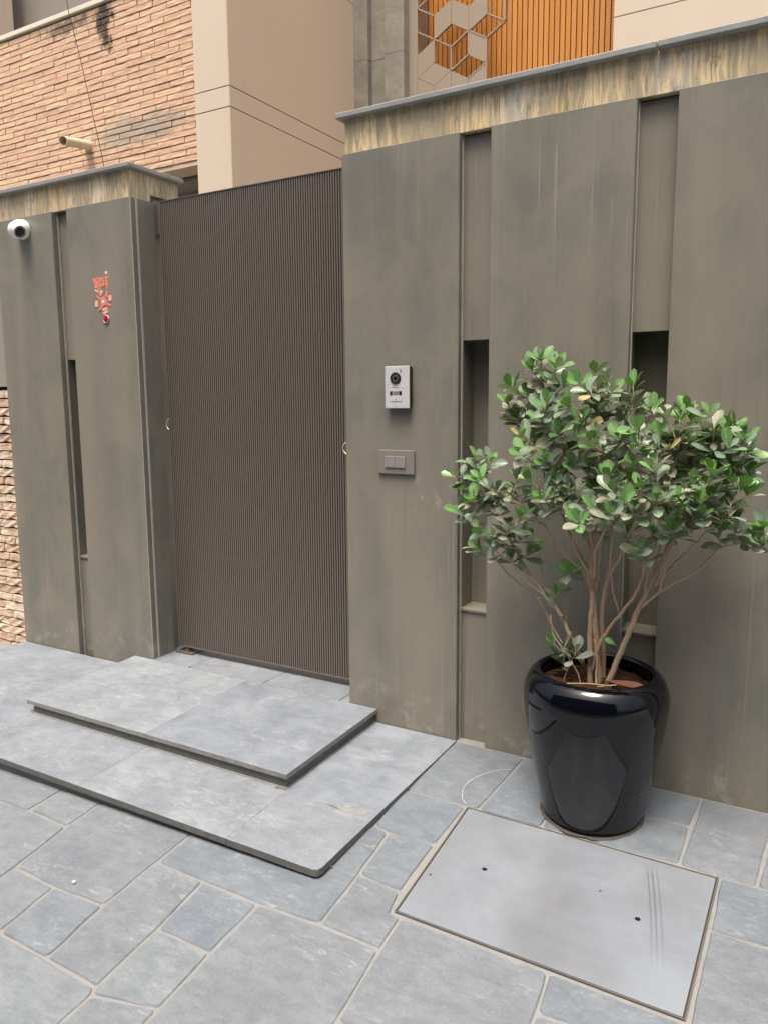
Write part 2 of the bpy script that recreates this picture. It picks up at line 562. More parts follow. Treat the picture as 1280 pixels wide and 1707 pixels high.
PANEL = panel_material()
EDGE = plain('worn edge with painted glint', (0.42, 0.405, 0.36), 0.4, var=0.25, scale=18)  # worn bare metal, paled to paint in the reflected bright line
SLAB = stone_material('grey slate slab', (0.150, 0.176, 0.203), (0.285, 0.313, 0.342), (0.215, 0.240, 0.265), 0.52, 0.35, 0.38, 1.0, 0.65)
PAVER = stone_material('slate paver', (0.112, 0.134, 0.156), (0.220, 0.246, 0.270), (0.178, 0.203, 0.222), 0.58, 0.55, 0.35, 1.1, 0.7)
RISER = stone_material('dark slate riser', (0.095, 0.098, 0.092), (0.16, 0.163, 0.155), (0.13, 0.132, 0.125), 0.6, 0.3, 0.15)
SLAB_EDGE = stone_material('sawn slate edge', (0.085, 0.088, 0.085), (0.15, 0.153, 0.148), (0.12, 0.122, 0.116), 0.6, 0.3, 0.2, 2.0)
SLAB_EDGE2 = stone_material('split slate edge', (0.17, 0.172, 0.16), (0.30, 0.30, 0.28), (0.24, 0.24, 0.22), 0.65, 0.3, 0.35, 2.5, 0.7)
COPING = stone_material('grey coping stone', (0.22, 0.226, 0.223), (0.33, 0.334, 0.326), (0.27, 0.274, 0.268), 0.5, 0.3, 0.2, 0.8, 0.15)
PILASTER = stone_material('banded grey stone', (0.22, 0.205, 0.165), (0.40, 0.37, 0.30), (0.30, 0.28, 0.23), 0.5, 0.3, 0.15, 0.8, 0.08)
TRAV = travertine_material()
MORTAR = mortar_material()
BRICK = brick_material('peach split-face brick', ((0.69, 0.45, 0.305), (0.76, 0.53, 0.35), (0.72, 0.47, 0.33), (0.79, 0.585, 0.39), (0.80, 0.64, 0.46)))
BRICK2 = brick_material('rough peach stone course', ((0.56, 0.38, 0.27), (0.66, 0.48, 0.35), (0.68, 0.53, 0.40), (0.74, 0.62, 0.48), (0.80, 0.75, 0.64)), False)
BRICK_GAP = plain('dark brick joint', (0.055, 0.033, 0.02), 0.9, var=0.3)
BEIGE = plaster_material('beige cladding', (0.67, 0.535, 0.395))
BEIGE2 = plaster_material('pale beige cladding', (0.66, 0.565, 0.445))
SCREEN = plaster_material('taupe screen paint', (0.37, 0.30, 0.23), 0.03, 0.5)
DARKGAP = plain('dark recess', (0.03, 0.026, 0.022), 0.9)
GREYPLASTER = plaster_material('grey plaster', (0.30, 0.27, 0.235))
WHITECAP = plaster_material('cream parapet cap', (0.78, 0.74, 0.60))
WOOD = wood_material()
GATE = plain('taupe gate paint', (0.185, 0.162, 0.142), 0.34, 0.25, 0.5, 0.06, 60)
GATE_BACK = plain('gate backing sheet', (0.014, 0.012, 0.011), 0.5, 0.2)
STEEL = steel_material()
FRAME = plain('rusty steel frame', (0.16, 0.135, 0.11), 0.6, 0.5, var=0.3)
CHROME = plain('polished steel', (0.82, 0.80, 0.77), 0.3, 0.5)
BRASS = plain('brass ring', (0.85, 0.74, 0.56), 0.35, 0.5)
SILVER = plain('silver face plate', (0.74, 0.745, 0.76), 0.32, 0.35, var=0.03)
BLACKP = plain('black plastic', (0.012, 0.012, 0.014), 0.35)
LENS = plain('dark lens glass', (0.010, 0.011, 0.014), 0.05, 0, 0.8)
LENSRING = plain('grey lens ring', (0.10, 0.10, 0.105), 0.3)
SWITCH = plain('taupe switch plastic', (0.205, 0.185, 0.172), 0.42, var=0.04)
ROCKER = plain('grey rocker plastic', (0.235, 0.225, 0.215), 0.4, var=0.04)
WHITEP = plain('white plastic', (0.82, 0.82, 0.79), 0.35, var=0.03)
LED = plain('white led dot', (0.8, 0.8, 0.8), 0.3)
REDSTK = plain('faded red sticker', (0.72, 0.215, 0.15), 0.6, var=0.2, scale=60)
PEACHSTK = plain('faded peach sticker', (0.78, 0.42, 0.30), 0.6, var=0.15, scale=60)
CREAMSTK = plain('cream sticker', (0.80, 0.74, 0.60), 0.6)
REDGLASS = plain('red button', (0.30, 0.008, 0.016), 0.15, 0, 0.6)
PINKRIM = plain('pale pink rim', (0.62, 0.36, 0.34), 0.35)
GLAZE = glaze_material()
SOIL = soil_material()
BARK = bark_material()
LEAF_A = leaf_material('fresh leaf', (0.085, 0.215, 0.055), (0.185, 0.345, 0.120), (0.10, 0.24, 0.04), 0.30)
LEAF_B = leaf_material('mature leaf', (0.135, 0.205, 0.135), (0.235, 0.310, 0.220), (0.25, 0.275, 0.185), 0.30)
LEAF_C = leaf_material('dusty leaf', (0.20, 0.222, 0.155), (0.31, 0.315, 0.235), (0.34, 0.325, 0.25), 0.55)
LEAF_D = leaf_material('yellowing leaf', (0.36, 0.30, 0.12), (0.48, 0.38, 0.17), (0.42, 0.36, 0.2), 0.5)
DRYLEAF = plain('dry leaf', (0.17, 0.072, 0.040), 0.7, var=0.4)
STRAW = plain('straw', (0.48, 0.36, 0.22), 0.8)
CHALK = plain('white chalk', (0.42, 0.43, 0.42), 0.9)
CABLE = plain('black cable', (0.02, 0.018, 0.016), 0.6)
PVC = plain('cream pvc pipe', (0.72, 0.60, 0.43), 0.45)
DIRT = plain('damp dirt', (0.075, 0.068, 0.058), 0.8, var=0.4)
PEBBLE = plain('white pebble', (0.75, 0.76, 0.74), 0.6)
OPP = plaster_material('added house plaster', (0.10, 0.09, 0.08), 0.2)  # dark tone of the added house, chosen for the pot's reflections
ASPHALT = plain('asphalt', (0.048, 0.048, 0.050), 0.85, var=0.3, scale=80)
GLASS_OPP = plain('dark window glass', (0.02, 0.025, 0.03), 0.05)


# ================================================================== ground
def gz(x, y):
    """height of the pavement: falls away from the wall and a little to the left"""
    return 0.06 * min(0.0, max(y, -2.4)) + 0.02 * max(-3.6, min(0.0, x + 1.4))


def build_ground():
    xs = [-60, -20, -8, -5] + [-5 + 0.4 * k for k in range(1, 9)] + [-1.4, 0, 3, 8, 20, 60]
    ys = [-60, -20, -8, -4, -2.4, -2.0, -1.5, -1.0, -0.5, 0.0, 3, 8, 20, 60]
    V = [(x, y, gz(x, y) - 0.005) for y in ys for x in xs]
    n = len(xs)
    F = [(j * n + i, j * n + i + 1, (j + 1) * n + i + 1, (j + 1) * n + i) for j in range(len(ys) - 1) for i in range(n - 1)]
    o = link('pavement', mesh('pavement', V, F), MORTAR)
    return tag(o, kind='structure')


PAVEMENT = build_ground()


def inset_poly(P, d):
    """offset a polygon (either winding) inwards by d"""
    P = [Vector((p[0], p[1])) for p in P]
    area = sum(P[i].x * P[(i + 1) % len(P)].y - P[(i + 1) % len(P)].x * P[i].y for i in range(len(P)))
    if area < 0: P.reverse()
    out = []
    n = len(P)
    for i in range(n):
        a, b, c = P[i - 1], P[i], P[(i + 1) % n]
        e1, e2 = (b - a).normalized(), (c - b).normalized()
        n1, n2 = Vector((-e1.y, e1.x)), Vector((-e2.y, e2.x))
        k = (n1 + n2)
        k = k / max(0.35, k.length_squared / 2) if k.length > 1e-6 else n1
        out.append(b + k * d * (1.0 if k.length < 2.2 else 2.2 / k.length))
    return out


def rough_ring(P, seg, jit, corner, rnd):
    """subdivide a polygon's outline, shave its corners and make the edge uneven"""
    ring = []
    n = len(P)
    for i in range(n):
        a, b, c = P[i - 1], P[i], P[(i + 1) % n]
        l1, l2 = (a - b).length, (c - b).length
        k = min(corner * rnd.uniform(0.5, 1.6), l1 * 0.3, l2 * 0.3)
        cr = abs((b - a).normalized().cross((c - b).normalized())) if l1 > 0 and l2 > 0 else 0
        if cr > 0.25:
            ring += [b + (a - b).normalized() * k, b + (c - b).normalized() * k]
        else:
            ring.append(b)
        s = ring[-1]
        e = c
        m = max(1, int((e - s).length / seg))
        nrm = Vector((-(e - s).y, (e - s).x)).normalized()
        for q in range(1, m):
            ring.append(s.lerp(e, q / m + rnd.uniform(-0.2, 0.2) / m) + nrm * rnd.uniform(-jit, jit))
    return ring


def stone_mesh(name, P, ztop, thick, gap=0.0052, side=None, seg=0.06, jit=0.0028, corner=0.008, cham=0.0035, seed=0, tilt=0.0):
    rnd = random.Random(seed)
    ring = rough_ring(inset_poly(P, gap), seg, jit, corner, rnd)
    ins = inset_poly(ring, cham)
    # inset_poly may reverse: make ring ccw too
    area = sum(ring[i].x * ring[(i + 1) % len(ring)].y - ring[(i + 1) % len(ring)].x * ring[i].y for i in range(len(ring)))
    if area < 0: ring = ring[::-1]
    cx = sum(p.x for p in ring) / len(ring); cy = sum(p.y for p in ring) / len(ring)
    tx, ty, tz = rnd.uniform(-tilt, tilt), rnd.uniform(-tilt, tilt), rnd.uniform(-tilt, tilt) * 0.25
    zt = lambda p: ztop(p.x, p.y) + (p.x - cx) * tx + (p.y - cy) * ty + tz
    n = len(ring)
    V = [(p.x, p.y, zt(p)) for p in ins] + [(p.x, p.y, zt(p) - cham * rnd.uniform(0.7, 1.6)) for p in ring] + [(p.x, p.y, zt(p) - thick) for p in ring]
    F = [tuple(range(n))]
    for k in range(2):
        F += [(k * n + i, (k + 1) * n + i, (k + 1) * n + (i + 1) % n, k * n + (i + 1) % n) for i in range(n)]
    bm = bmesh.new()
    vs = [bm.verts.new(v) for v in V]
    for f in F:
        try: bm.faces.new([vs[i] for i in f])
        except ValueError: pass
    bmesh.ops.triangulate(bm, faces=[f for f in bm.faces if len(f.verts) > 4])
    me = bm_mesh(name, bm)
    if side is not None:                                  # sawn edges of another tone than the riven top
        me.materials.append(side[0]); me.materials.append(side[1])
        for p in me.polygons:
            if abs(p.normal.z) < 0.35: p.material_index = 1
    return me


def rect(x0, y0, x1, y1): return [(x0, y0), (x1, y0), (x1, y1), (x0, y1)]


PAVERS = [
    rect(-3.30, -1.215, -2.685, -1.0),
    [(-2.674, -1.21), (-2.44, -1.22), (-2.458, -1.0), (-2.695, -1.0)],
    [(-3.02, -1.22), (-2.674, -1.21), (-2.44, -1.22), (-2.396, -1.468), (-2.375, -1.70), (-3.0, -1.70)],
    [(-2.44, -1.22), (-2.458, -1.0), (-1.965, -1.0), (-1.956, -1.225), (-1.942, -1.47), (-2.172, -1.477), (-2.396, -1.468)],
    [(-2.396, -1.468), (-2.172, -1.477), (-2.141, -1.70), (-2.375, -1.70)],
    [(-2.172, -1.477), (-1.942, -1.47), (-1.909, -1.704), (-2.141, -1.70)],
    [(-1.956, -1.225), (-1.731, -1.235), (-1.702, -1.468), (-1.685, -1.713), (-1.909, -1.704), (-1.942, -1.47)],
    [(-1.731, -1.235), (-1.492, -1.24), (-1.484, -1.471), (-1.702, -1.468)],
    [(-1.702, -1.468), (-1.484, -1.471), (-1.468, -1.687), (-1.673, -1.737), (-1.685, -1.713)],
    [(-1.673, -1.737), (-1.468, -1.687), (-1.455, -2.08), (-1.666, -2.08)],
    [(-2.141, -1.70), (-1.909, -1.704), (-1.685, -1.713), (-1.673, -1.737), (-1.666, -2.08), (-2.14, -2.08)],
    [(-3.0, -1.70), (-2.375, -1.70), (-2.141, -1.70), (-2.14, -2.08), (-3.0, -2.08)],
    [(-1.383, -0.71), (-1.309, -0.727), (-1.283, -0.975), (-1.265, -1.228), (-1.492, -1.24), (-1.731, -1.235), (-1.956, -1.225), (-1.965, -1.0), (-1.45, -0.98)],
    [(-1.492, -1.24), (-1.265, -1.228), (-1.05, -1.232), (-1.024, -1.498), (-1.0, -2.08), (-1.455, -2.08), (-1.468, -1.687), (-1.484, -1.471)],
    [(-1.283, -0.975), (-1.117, -0.985), (-1.098, -1.085), (-1.058, -1.09), (-1.05, -1.232), (-1.265, -1.228)],
    [(-1.309, -0.727), (-1.128, -0.717), (-1.117, -0.985), (-1.283, -0.975)],
    [(-1.399, -0.451), (-1.128, -0.45), (-1.128, -0.717), (-1.309, -0.727), (-1.383, -0.71)],
    [(-1.378, -0.006), (-1.056, -0.006), (-1.08, -0.45), (-1.128, -0.45), (-1.399, -0.451)],
    [(-1.056, -0.006), (-0.836, -0.006), (-0.834, -0.452), (-1.08, -0.45)],
    [(-0.836, -0.006), (-0.54, -0.006), (-0.355, -0.006), (-0.365, -0.214), (-0.512, -0.219), (-0.842, -0.211)],
    [(-0.842, -0.211), (-0.512, -0.219), (-0.365, -0.214), (-0.362, -0.450), (-0.834, -0.452)],
    [(-0.355, -0.006), (-0.105, -0.006), (-0.128, -0.456), (-0.234, -0.458), (-0.362, -0.450)],
    [(-0.105, -0.006), (0.134, -0.006), (0.12, -0.456), (-0.128, -0.456)],
    [(-0.234, -0.458), (-0.128, -0.456), (0.12, -0.456), (0.12, -0.717), (-0.232, -0.72)],
    rect(-0.232, -1.25, 0.12, -0.719),
    [(-0.594, -1.09), (-0.232, -1.09), (-0.234, -1.215), (-0.579, -1.238)],
    [(-0.579, -1.238), (-0.234, -1.215), (-0.234, -1.62), (-0.56, -1.62)],
    [(-0.56, -1.62), (-0.234, -1.62), (-0.234, -2.08), (-0.56, -2.08)],
    [(-1.058, -1.09), (-0.594, -1.09), (-0.579, -1.238), (-0.56, -1.50), (-1.024, -1.498), (-1.05, -1.232)],
    [(-1.024, -1.498), (-0.56, -1.50), (-0.56, -2.08), (-1.0, -2.08)],
    rect(-0.234, -2.08, 0.12, -1.25),
]


def fill_rows(x0, x1, y0, y1, rnd):
    out = []
    y = y1
    while y > y0 + 0.12:
        d = min(rnd.choice((0.24, 0.36, 0.46)), y - y0)
        if y - d - y0 < 0.15: d = y - y0
        x = x0
        while x < x1 - 0.1:
            w = min(rnd.choice((0.24, 0.34, 0.46, 0.6)), x1 - x)
            if x1 - x - w < 0.15: w = x1 - x
            out.append(rect(x, y - d, x + w, y))
            x += w
        y -= d
    return out


_r9 = random.Random(9)
PAVERS += fill_rows(-4.6, -3.30, -1.215, -1.0, _r9) + fill_rows(-4.6, -3.02, -2.08, -1.22, _r9) + fill_rows(-3.02, -3.0, -2.08, -1.70, _r9)
PAVERS += fill_rows(0.134, 2.6, -2.08, -0.006, _r9) + fill_rows(-4.6, 2.6, -3.15, -2.08, _r9)
for i, P in enumerate(PAVERS):
    link('paving_stone', stone_mesh('paving_stone', P, gz, 0.03, seed=100 + i, tilt=0.003), PAVER, PAVEMENT)

road = link('road', mesh('road', [(x, y, gz(0, -2.4) - 0.001 + (0 if y < -3.5 else 0.0)) for x, y in ((-60, -60), (60, -60), (60, -3.16), (-60, -3.16))], [(0, 1, 2, 3)]), ASPHALT)
tag(road, kind='structure')

# ================================================================== steps
low_z = lambda x, y: 0.0035 + 0.03 * y
up_z = lambda x, y: 0.0687 + 0.03 * y


def prism(name, P, ztop, zbot, mat, parent):
    n = len(P)
    V = [(x, y, ztop(x, y)) for x, y in P] + [(x, y, zbot(x, y)) for x, y in P]
    F = [tuple(range(n)), tuple(reversed(range(n, 2 * n)))] + [(i, n + i, n + (i + 1) % n, (i + 1) % n) for i in range(n)]
    return link(name, bm_mesh(name, bm_from(V, F)), mat, parent)


def bm_from(V, F):
    bm = bmesh.new()
    vs = [bm.verts.new(v) for v in V]
    for f in F: bm.faces.new([vs[i] for i in f])
    return bm


lower = empty('stone_step', (-2.9, -0.55, 0), 'wide low grey slate step with a broken front corner on the paving', 'step')
LOWER = [
    [(-1.779, -1.067), (-1.405, -1.067), (-1.388, -1.060), (-1.382, -1.040), (-1.382, -0.711), (-1.779, -0.711)],
    [(-1.84, -0.711), (-1.382, -0.711), (-1.376, -0.006), (-1.84, -0.006)],
    [(-2.566, -1.067), (-1.779, -1.067), (-1.779, -0.711), (-1.84, -0.711), (-1.84, -0.35), (-2.566, -0.35)],
    rect(-3.345, -1.067, -2.566, -0.35),
    rect(-3.86, -1.067, -3.345, -0.52), rect(-4.385, -1.067, -3.86, -0.52),
    rect(-3.72, -0.52, -3.345, -0.006), rect(-4.385, -0.52, -3.72, -0.006),
]
for i, P in enumerate(LOWER):
    link('slab', stone_mesh('slab', P, low_z, 0.026, gap=0.0003, side=(SLAB, SLAB_EDGE), seg=0.05, jit=0.0006, corner=0.0012, cham=0.0012, seed=300 + i, tilt=0.0003), SLAB, lower)
prism('bed', [(-4.37, -1.048), (-1.42, -1.048), (-1.40, -1.02), (-1.394, -0.02), (-4.37, -0.02)], lambda x, y: low_z(x, y) - 0.024, lambda x, y: -0.3, RISER, lower)
# broken bits of mortar hanging on under the corner
for i, (x, y, s) in enumerate([(-1.396, -0.99, 0.012), (-1.43, -1.046, 0.012)]):
    bm = bmesh.new()
    bmesh.ops.create_icosphere(bm, subdivisions=1, radius=s)
    rr = random.Random(i)
    for v in bm.verts: v.co = Vector((v.co.x * rr.uniform(1.2, 2.6) + x, v.co.y * rr.uniform(0.5, 0.9) + y, v.co.z * rr.uniform(0.5, 0.9) + gz(x, y) + 0.004))
    link('mortar_lump', bm_mesh('mortar_lump', bm), RISER, lower)
link('mortar_patch', stone_mesh('mortar_patch', [(-1.60, -0.712), (-1.50, -0.70), (-1.43, -0.668), (-1.405, -0.70), (-1.43, -0.722), (-1.5, -0.727)], lambda x, y: low_z(x, y) + 0.0022, 0.004, gap=0, seg=0.02, jit=0.003, seed=4), CHALK if False else MORTAR, lower)
for i, (x, y) in enumerate([(-1.80, -0.722)]):
    link('mortar_patch', stone_mesh('mortar_patch', [(x - 0.03, y - 0.012), (x + 0.025, y - 0.016), (x + 0.03, y + 0.012), (x - 0.02, y + 0.016)], lambda a, b: low_z(a, b) + 0.003 + 0.001 * i, 0.006, gap=0, seg=0.015, jit=0.004, seed=14 + i), MORTAR, lower)

upper = empty('stone_step', (-2.58, -0.35, 0.03), 'upper grey slate step with overhanging slabs in front of the gate', 'step')
for i, P in enumerate([rect(-3.39, -0.7014, -2.567, -0.004), rect(-2.567, -0.7014, -1.7855, -0.004)]):
    link('slab', stone_mesh('slab', P, up_z, 0.021, gap=0.0003, side=(SLAB, SLAB_EDGE2), seg=0.045, jit=0.0007, corner=0.0012, cham=0.0012, seed=330 + i, tilt=0.0003), SLAB, upper)
prism('riser', [(-3.356, -0.688), (-1.799, -0.688), (-1.799, -0.01), (-3.356, -0.01)], lambda x, y: up_z(x, y) - 0.021, lambda x, y: low_z(x, y) - 0.012, RISER, upper)
prism('joint_mortar', [(-3.366, -0.696), (-1.791, -0.696), (-1.791, -0.003), (-3.366, -0.003)], lambda x, y: low_z(x, y) + 0.003, lambda x, y: low_z(x, y) - 0.01, MORTAR, upper)

threshold = link('threshold', mesh('threshold', [(-3.30, 0, 0.060), (-1.935, 0, 0.060), (-1.935, 1.6, 0.060), (-3.30, 1.6, 0.060)], [(0, 1, 2, 3)]), MORTAR)
tag(threshold, kind='structure')
for i, (a, b) in enumerate([(-3.30, -2.98), (-2.98, -2.473), (-2.473, -2.0), (-2.0, -1.935)]):
    for j, (c, d) in enumerate([(0.0, 0.52), (0.52, 1.05), (1.05, 1.6)]):
        link('floor_tile', stone_mesh('floor_tile', rect(a, c, b, d), lambda x, y: 0.0675, 0.02, gap=0.002, seg=0.2, jit=0.0008, cham=0.0015, seed=360 + i * 5 + j), SLAB, threshold)

# ================================================================== boundary walls
PT = 2.56          # top of the sheet panels
NS, NT = 0.597, 1.747


def wall_run(root, panels, core_x, back):
    """panels: list of (x0, x1); recessed strips with slots in between"""
    x0, x1 = core_x
    box('core', x0, x1, 0.170, back, -0.15, 2.70, PANEL, root)
    for k, (a, b) in enumerate(panels):
        box('panel', a, b, 0.0, 0.030, -0.02, PT, PANEL, root, 0.002)
        box('panel_backing', a + 0.004, b - 0.004, 0.0305, 0.1695, -0.05, PT - 0.004, PANEL, root)
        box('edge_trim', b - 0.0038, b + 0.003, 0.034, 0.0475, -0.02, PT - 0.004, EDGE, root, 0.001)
        if k + 1 < len(panels):
            c, d = b - 0.0035, panels[k + 1][0] + 0.0035
            box('recess_sheet', c, d, 0.048, 0.1695, NT, PT - 0.006, PANEL, root, 0.001)
            box('recess_sheet', c, d, 0.048, 0.1695, -0.02, NS - 0.012, PANEL, root, 0.001)
            box('sill', c, d, 0.040, 0.1695, NS - 0.0115, NS, PANEL, root, 0.001)


rw = empty('boundary_wall', (-0.6, 0.15, 0), 'grey-bronze panelled boundary wall with travertine band behind the potted shrub', 'wall')
RP = [(-1.9397, -1.3818), (-1.2456, -0.6904), (-0.5494, 0.006), (0.142, 0.697), (0.833, 1.39), (1.526, 2.08)]
wall_run(rw, RP, (-1.925, 2.07), 0.35)
for a, b in [(-1.934, -1.22), (-1.22, -0.45), (-0.45, 0.35), (0.35, 2.07)]:
    box('travertine_band', a, b - 0.001, 0.018, 0.1695, PT + 0.0005, 2.7045, TRAV, rw, 0.001)
for a, b in [(-1.962, -0.629), (-0.625, 0.9), (0.904, 2.1)]:
    box('coping', a, b, -0.016, 0.372, 2.7050, 2.7275, COPING, rw, 0.003)

lw = empty('boundary_wall', (-3.8, 0.15, 0), 'grey-bronze gate pier wall with travertine band and camera left of the gate', 'wall')
LP = [(-4.385, -3.8731), (-3.7507, -3.2484)]
wall_run(lw, LP, (-4.37, -3.305), 0.372)
box('corner_glint_strip', -3.2505, -3.2478, -0.0006, 0.003, 0.07, PT - 0.002, EDGE, lw)  # added thin strip, its pale colour paints the bright corner line
box('side_panel', -3.29, -3.2495, 0.0315, 0.165, -0.02, PT, PANEL, lw, 0.0015)
for a, b in [(-4.37, -3.82), (-3.82, -3.277)]:
    box('travertine_band', a, b - 0.001, 0.018, 0.1695, PT + 0.0005, 2.7045, TRAV, lw, 0.001)
box('travertine_band', -3.304, -3.277, 0.1700, 0.378, PT + 0.045, 2.7045, TRAV, lw, 0.001)
box('coping', -4.41, -3.236, -0.016, 0.385, 2.7050, 2.7275, COPING, lw, 0.003)
box('hinge_box', -3.304, -3.252, 0.166, 0.30, 2.405, 2.575, GATE, lw, 0.002)

# ================================================================== gate
gate = empty('gate', (-2.6, 0.18, 0.1), 'tall taupe metal gate of closely set vertical fins between the panelled walls', 'gate')
GX0, GX1, GZ0, GZ1, GY = -3.212, -1.955, 0.105, 2.566, 0.175
sl = bm_mesh('slat', box_bm(-0.0038, 0.0038, -0.011, 0.011, GZ0 + 0.004, GZ1 - 0.004))
n_slat = int((GX1 - GX0) / 0.014)
for k in range(n_slat):
    link('slat', sl, GATE, gate, loc=(GX0 + 0.007 + k * 0.014, GY + 0.011, 0))
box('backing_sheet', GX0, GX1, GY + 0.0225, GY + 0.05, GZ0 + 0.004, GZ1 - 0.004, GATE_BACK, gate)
box('top_rail', GX0, GX1, GY - 0.003, GY + 0.05, GZ1 - 0.0038, GZ1, GATE, gate)
box('bottom_rail', GX0, GX1, GY - 0.003, GY + 0.05, GZ0, GZ0 + 0.0038, GATE, gate)
box('stile', GX0 - 0.008, GX0 - 0.0005, GY - 0.003, GY + 0.05, GZ0, GZ1, GATE, gate)
frame_tube_disc('pivot', (-3.165, GY + 0.025, 0.076), (0, 0, 1), [(0.026, 0), (0.026, 0.014), (0.018, 0.016), (0.018, 0.029)], FRAME, gate, 20)
box('pivot_plate', -3.235, -3.105, GY - 0.02, GY + 0.09, 0.0685, 0.0765, FRAME, gate, 0.001)
for nm, cx, cz, mt in (('ring_handle', -3.222, 1.378, CHROME), ('ring_handle', -2.022, 1.276, BRASS)):
    pts = [(cx + 0.034 * math.cos(a), GY + (0.012 if cx < -3 else -0.022), cz + 0.031 * math.sin(a)) for a in [2 * math.pi * q / 24 for q in range(25)]]
    tube(nm, pts, 0.0032, mt, gate, 6)


# ================================================================== left end: rough brick pier beyond the wall
def brick_mesh(name, w, h, d, seed, rough=0.004, nx=5, nz=2, chip=0.6):
    """split-face brick: front towards -Y, uneven face with chipped lower edge"""
    rr = random.Random(seed)
    V, F = [], []
    for j in range(nz + 1):
        for i in range(nx + 1):
            x = -w / 2 + w * i / nx
            z = -h / 2 + h * j / nz
            edge = i in (0, nx) or j in (0, nz)
            y = -d + (rr.uniform(0, rough) if not edge else rr.uniform(0.2, 1.0) * rough)
            if j == 0:
                z += rr.random() ** 3 * h * 0.25 * chip
            if not (i in (0, nx)): x += rr.uniform(-0.2, 0.2) * w / nx
            V.append((x, y, z))
    for j in range(nz):
        for i in range(nx):
            a = j * (nx + 1) + i
            F.append((a, a + 1, a + nx + 2, a + nx + 1))
    border = [i for i in range(nx + 1)] + [j * (nx + 1) + nx for j in range(1, nz + 1)] + [nz * (nx + 1) + i for i in range(nx - 1, -1, -1)] + [j * (nx + 1) for j in range(nz - 1, 0, -1)]
    b0 = len(V)
    for i in border: V.append((V[i][0], 0.0, V[i][2]))
    m = len(border)
    for k in range(m):
        F.append((border[k], b0 + k, b0 + (k + 1) % m, border[(k + 1) % m]))
    return bm_mesh(name, bm_from(V, F))


bw = empty('brick_wall', (-4.8, 0.2, -0.15), 'rough peach brick wall end at the far left edge beside the grey panel', 'wall')
box('backing', -5.6, -4.40, 0.075, 0.35, -0.3, 1.60, BRICK_GAP, bw)
box('plaster_top', -5.6, -4.40, 0.05, 0.35, 1.605, 2.6, GREYPLASTER, bw)
rb = random.Random(5)
rough_bricks = [brick_mesh('brick', w, 0.047, 0.03, 40 + i, 0.012, 4, 2, 1.0) for i, w in enumerate((0.11, 0.16, 0.21, 0.24, 0.09))]
wid = (0.11, 0.16, 0.21, 0.24, 0.09)
z = -0.24
while z < 1.60:
    x = -4.397
    while x > -5.0:
        k = rb.randrange(5)
        w = wid[k]
        link('brick', rough_bricks[k], BRICK2, bw, loc=(x - w / 2, 0.076 + rb.uniform(-0.008, 0.004), z), rot=(0, rb.uniform(-0.012, 0.012), rb.uniform(-0.02, 0.02)))
        x -= w + 0.006
    z += 0.0545

# ================================================================== neighbouring brick house
bh = empty('brick_house', (-6.5, 2.6, 0), 'peach split-face brick upper storey with parapet behind the left wall', 'house')
BY = 2.265
box('wall_backing', -9.0, -4.78, BY, BY + 0.2, 3.535, 5.02, BRICK_GAP, bh)
BW, BH = 0.322, 0.0523
bricks = [brick_mesh('brick', BW - 0.0085, BH - 0.0095, 0.028, 70 + i, 0.0028, 6, 2, 0.12) for i in range(8)]
half = [brick_mesh('brick', BW * 0.42, BH - 0.0095, 0.028, 90 + i, 0.0028, 3, 2, 0.12) for i in range(2)]
rb = random.Random(8)
zz, row = 3.563, 0
shift = [0.0, 0.5, 0.07, 0.55, 0.12, 0.6]
while zz < 5.0:
    x = -4.80 - (shift[row % 6] % 1.0) * BW
    if x < -4.90:
        link('brick', half[row % 2], BRICK, bh, loc=(x + BW * 0.215 + 0.002, BY, zz))
    while x > -7.75:
        link('brick', rb.choice(bricks), BRICK, bh, loc=(x - BW / 2, BY + rb.uniform(-0.003, 0.004), zz + rb.uniform(-0.001, 0.001)), rot=(0, rb.uniform(-0.003, 0.003), 0))
        x -= BW
    zz += BH
    row += 1
box('parapet_cap', -9.0, -4.78, BY - 0.045, BY + 0.25, 5.021, 5.062, WHITECAP, bh, 0.003)
box('soffit', -9.0, -4.78, BY - 0.02, BY + 0.20, 3.50, 3.534, BEIGE, bh)
box('soffit', -9.0, -4.78, BY + 0.225, BY + 0.6, 3.47, 3.50, GREYPLASTER, bh)
box('lower_wall', -9.0, -4.78, BY + 0.5, BY + 0.7, -0.1, 3.469, GREYPLASTER, bh)
box('balcony_wall', -12.5, -4.78, 3.9, 4.1, 3.5, 8.5, GREYPLASTER, bh)
box('balcony_pillar', -9.6, -9.13, 3.2, 3.7, 3.5, 8.5, BEIGE2, bh)
box('balcony_floor', -9.0, -4.78, BY + 0.21, 3.89, 3.54, 3.62, GREYPLASTER, bh)
# drain spout
pt0, pt1 = Vector((-6.179, BY - 0.015, 3.868)), Vector((-6.06, 1.86, 3.79))
ax = (pt1 - pt0).normalized()
L = (pt1 - pt0).length
sp = frame_tube_disc('drain_spout', pt0, ax, [(0.052, 0), (0.052, 0.03), (0.041, 0.032), (0.041, L), (0.036, L), (0.036, 0.06), (0.001, 0.06)], PVC, bh, 24)

cable = tube('cable', smooth_path([(-6.45, 2.12, 6.6), (-6.2, 2.1, 5.113), (-6.155, 2.1, 4.904), (-6.055, 2.1, 4.534), (-5.939, 2.1, 4.059), (-5.842, 2.1, 3.647), (-5.72, 2.09, 3.0)], 5), 0.0032, CABLE)
tag(cable, 'thin black cable hanging diagonally in front of the peach brick storey', 'cable')

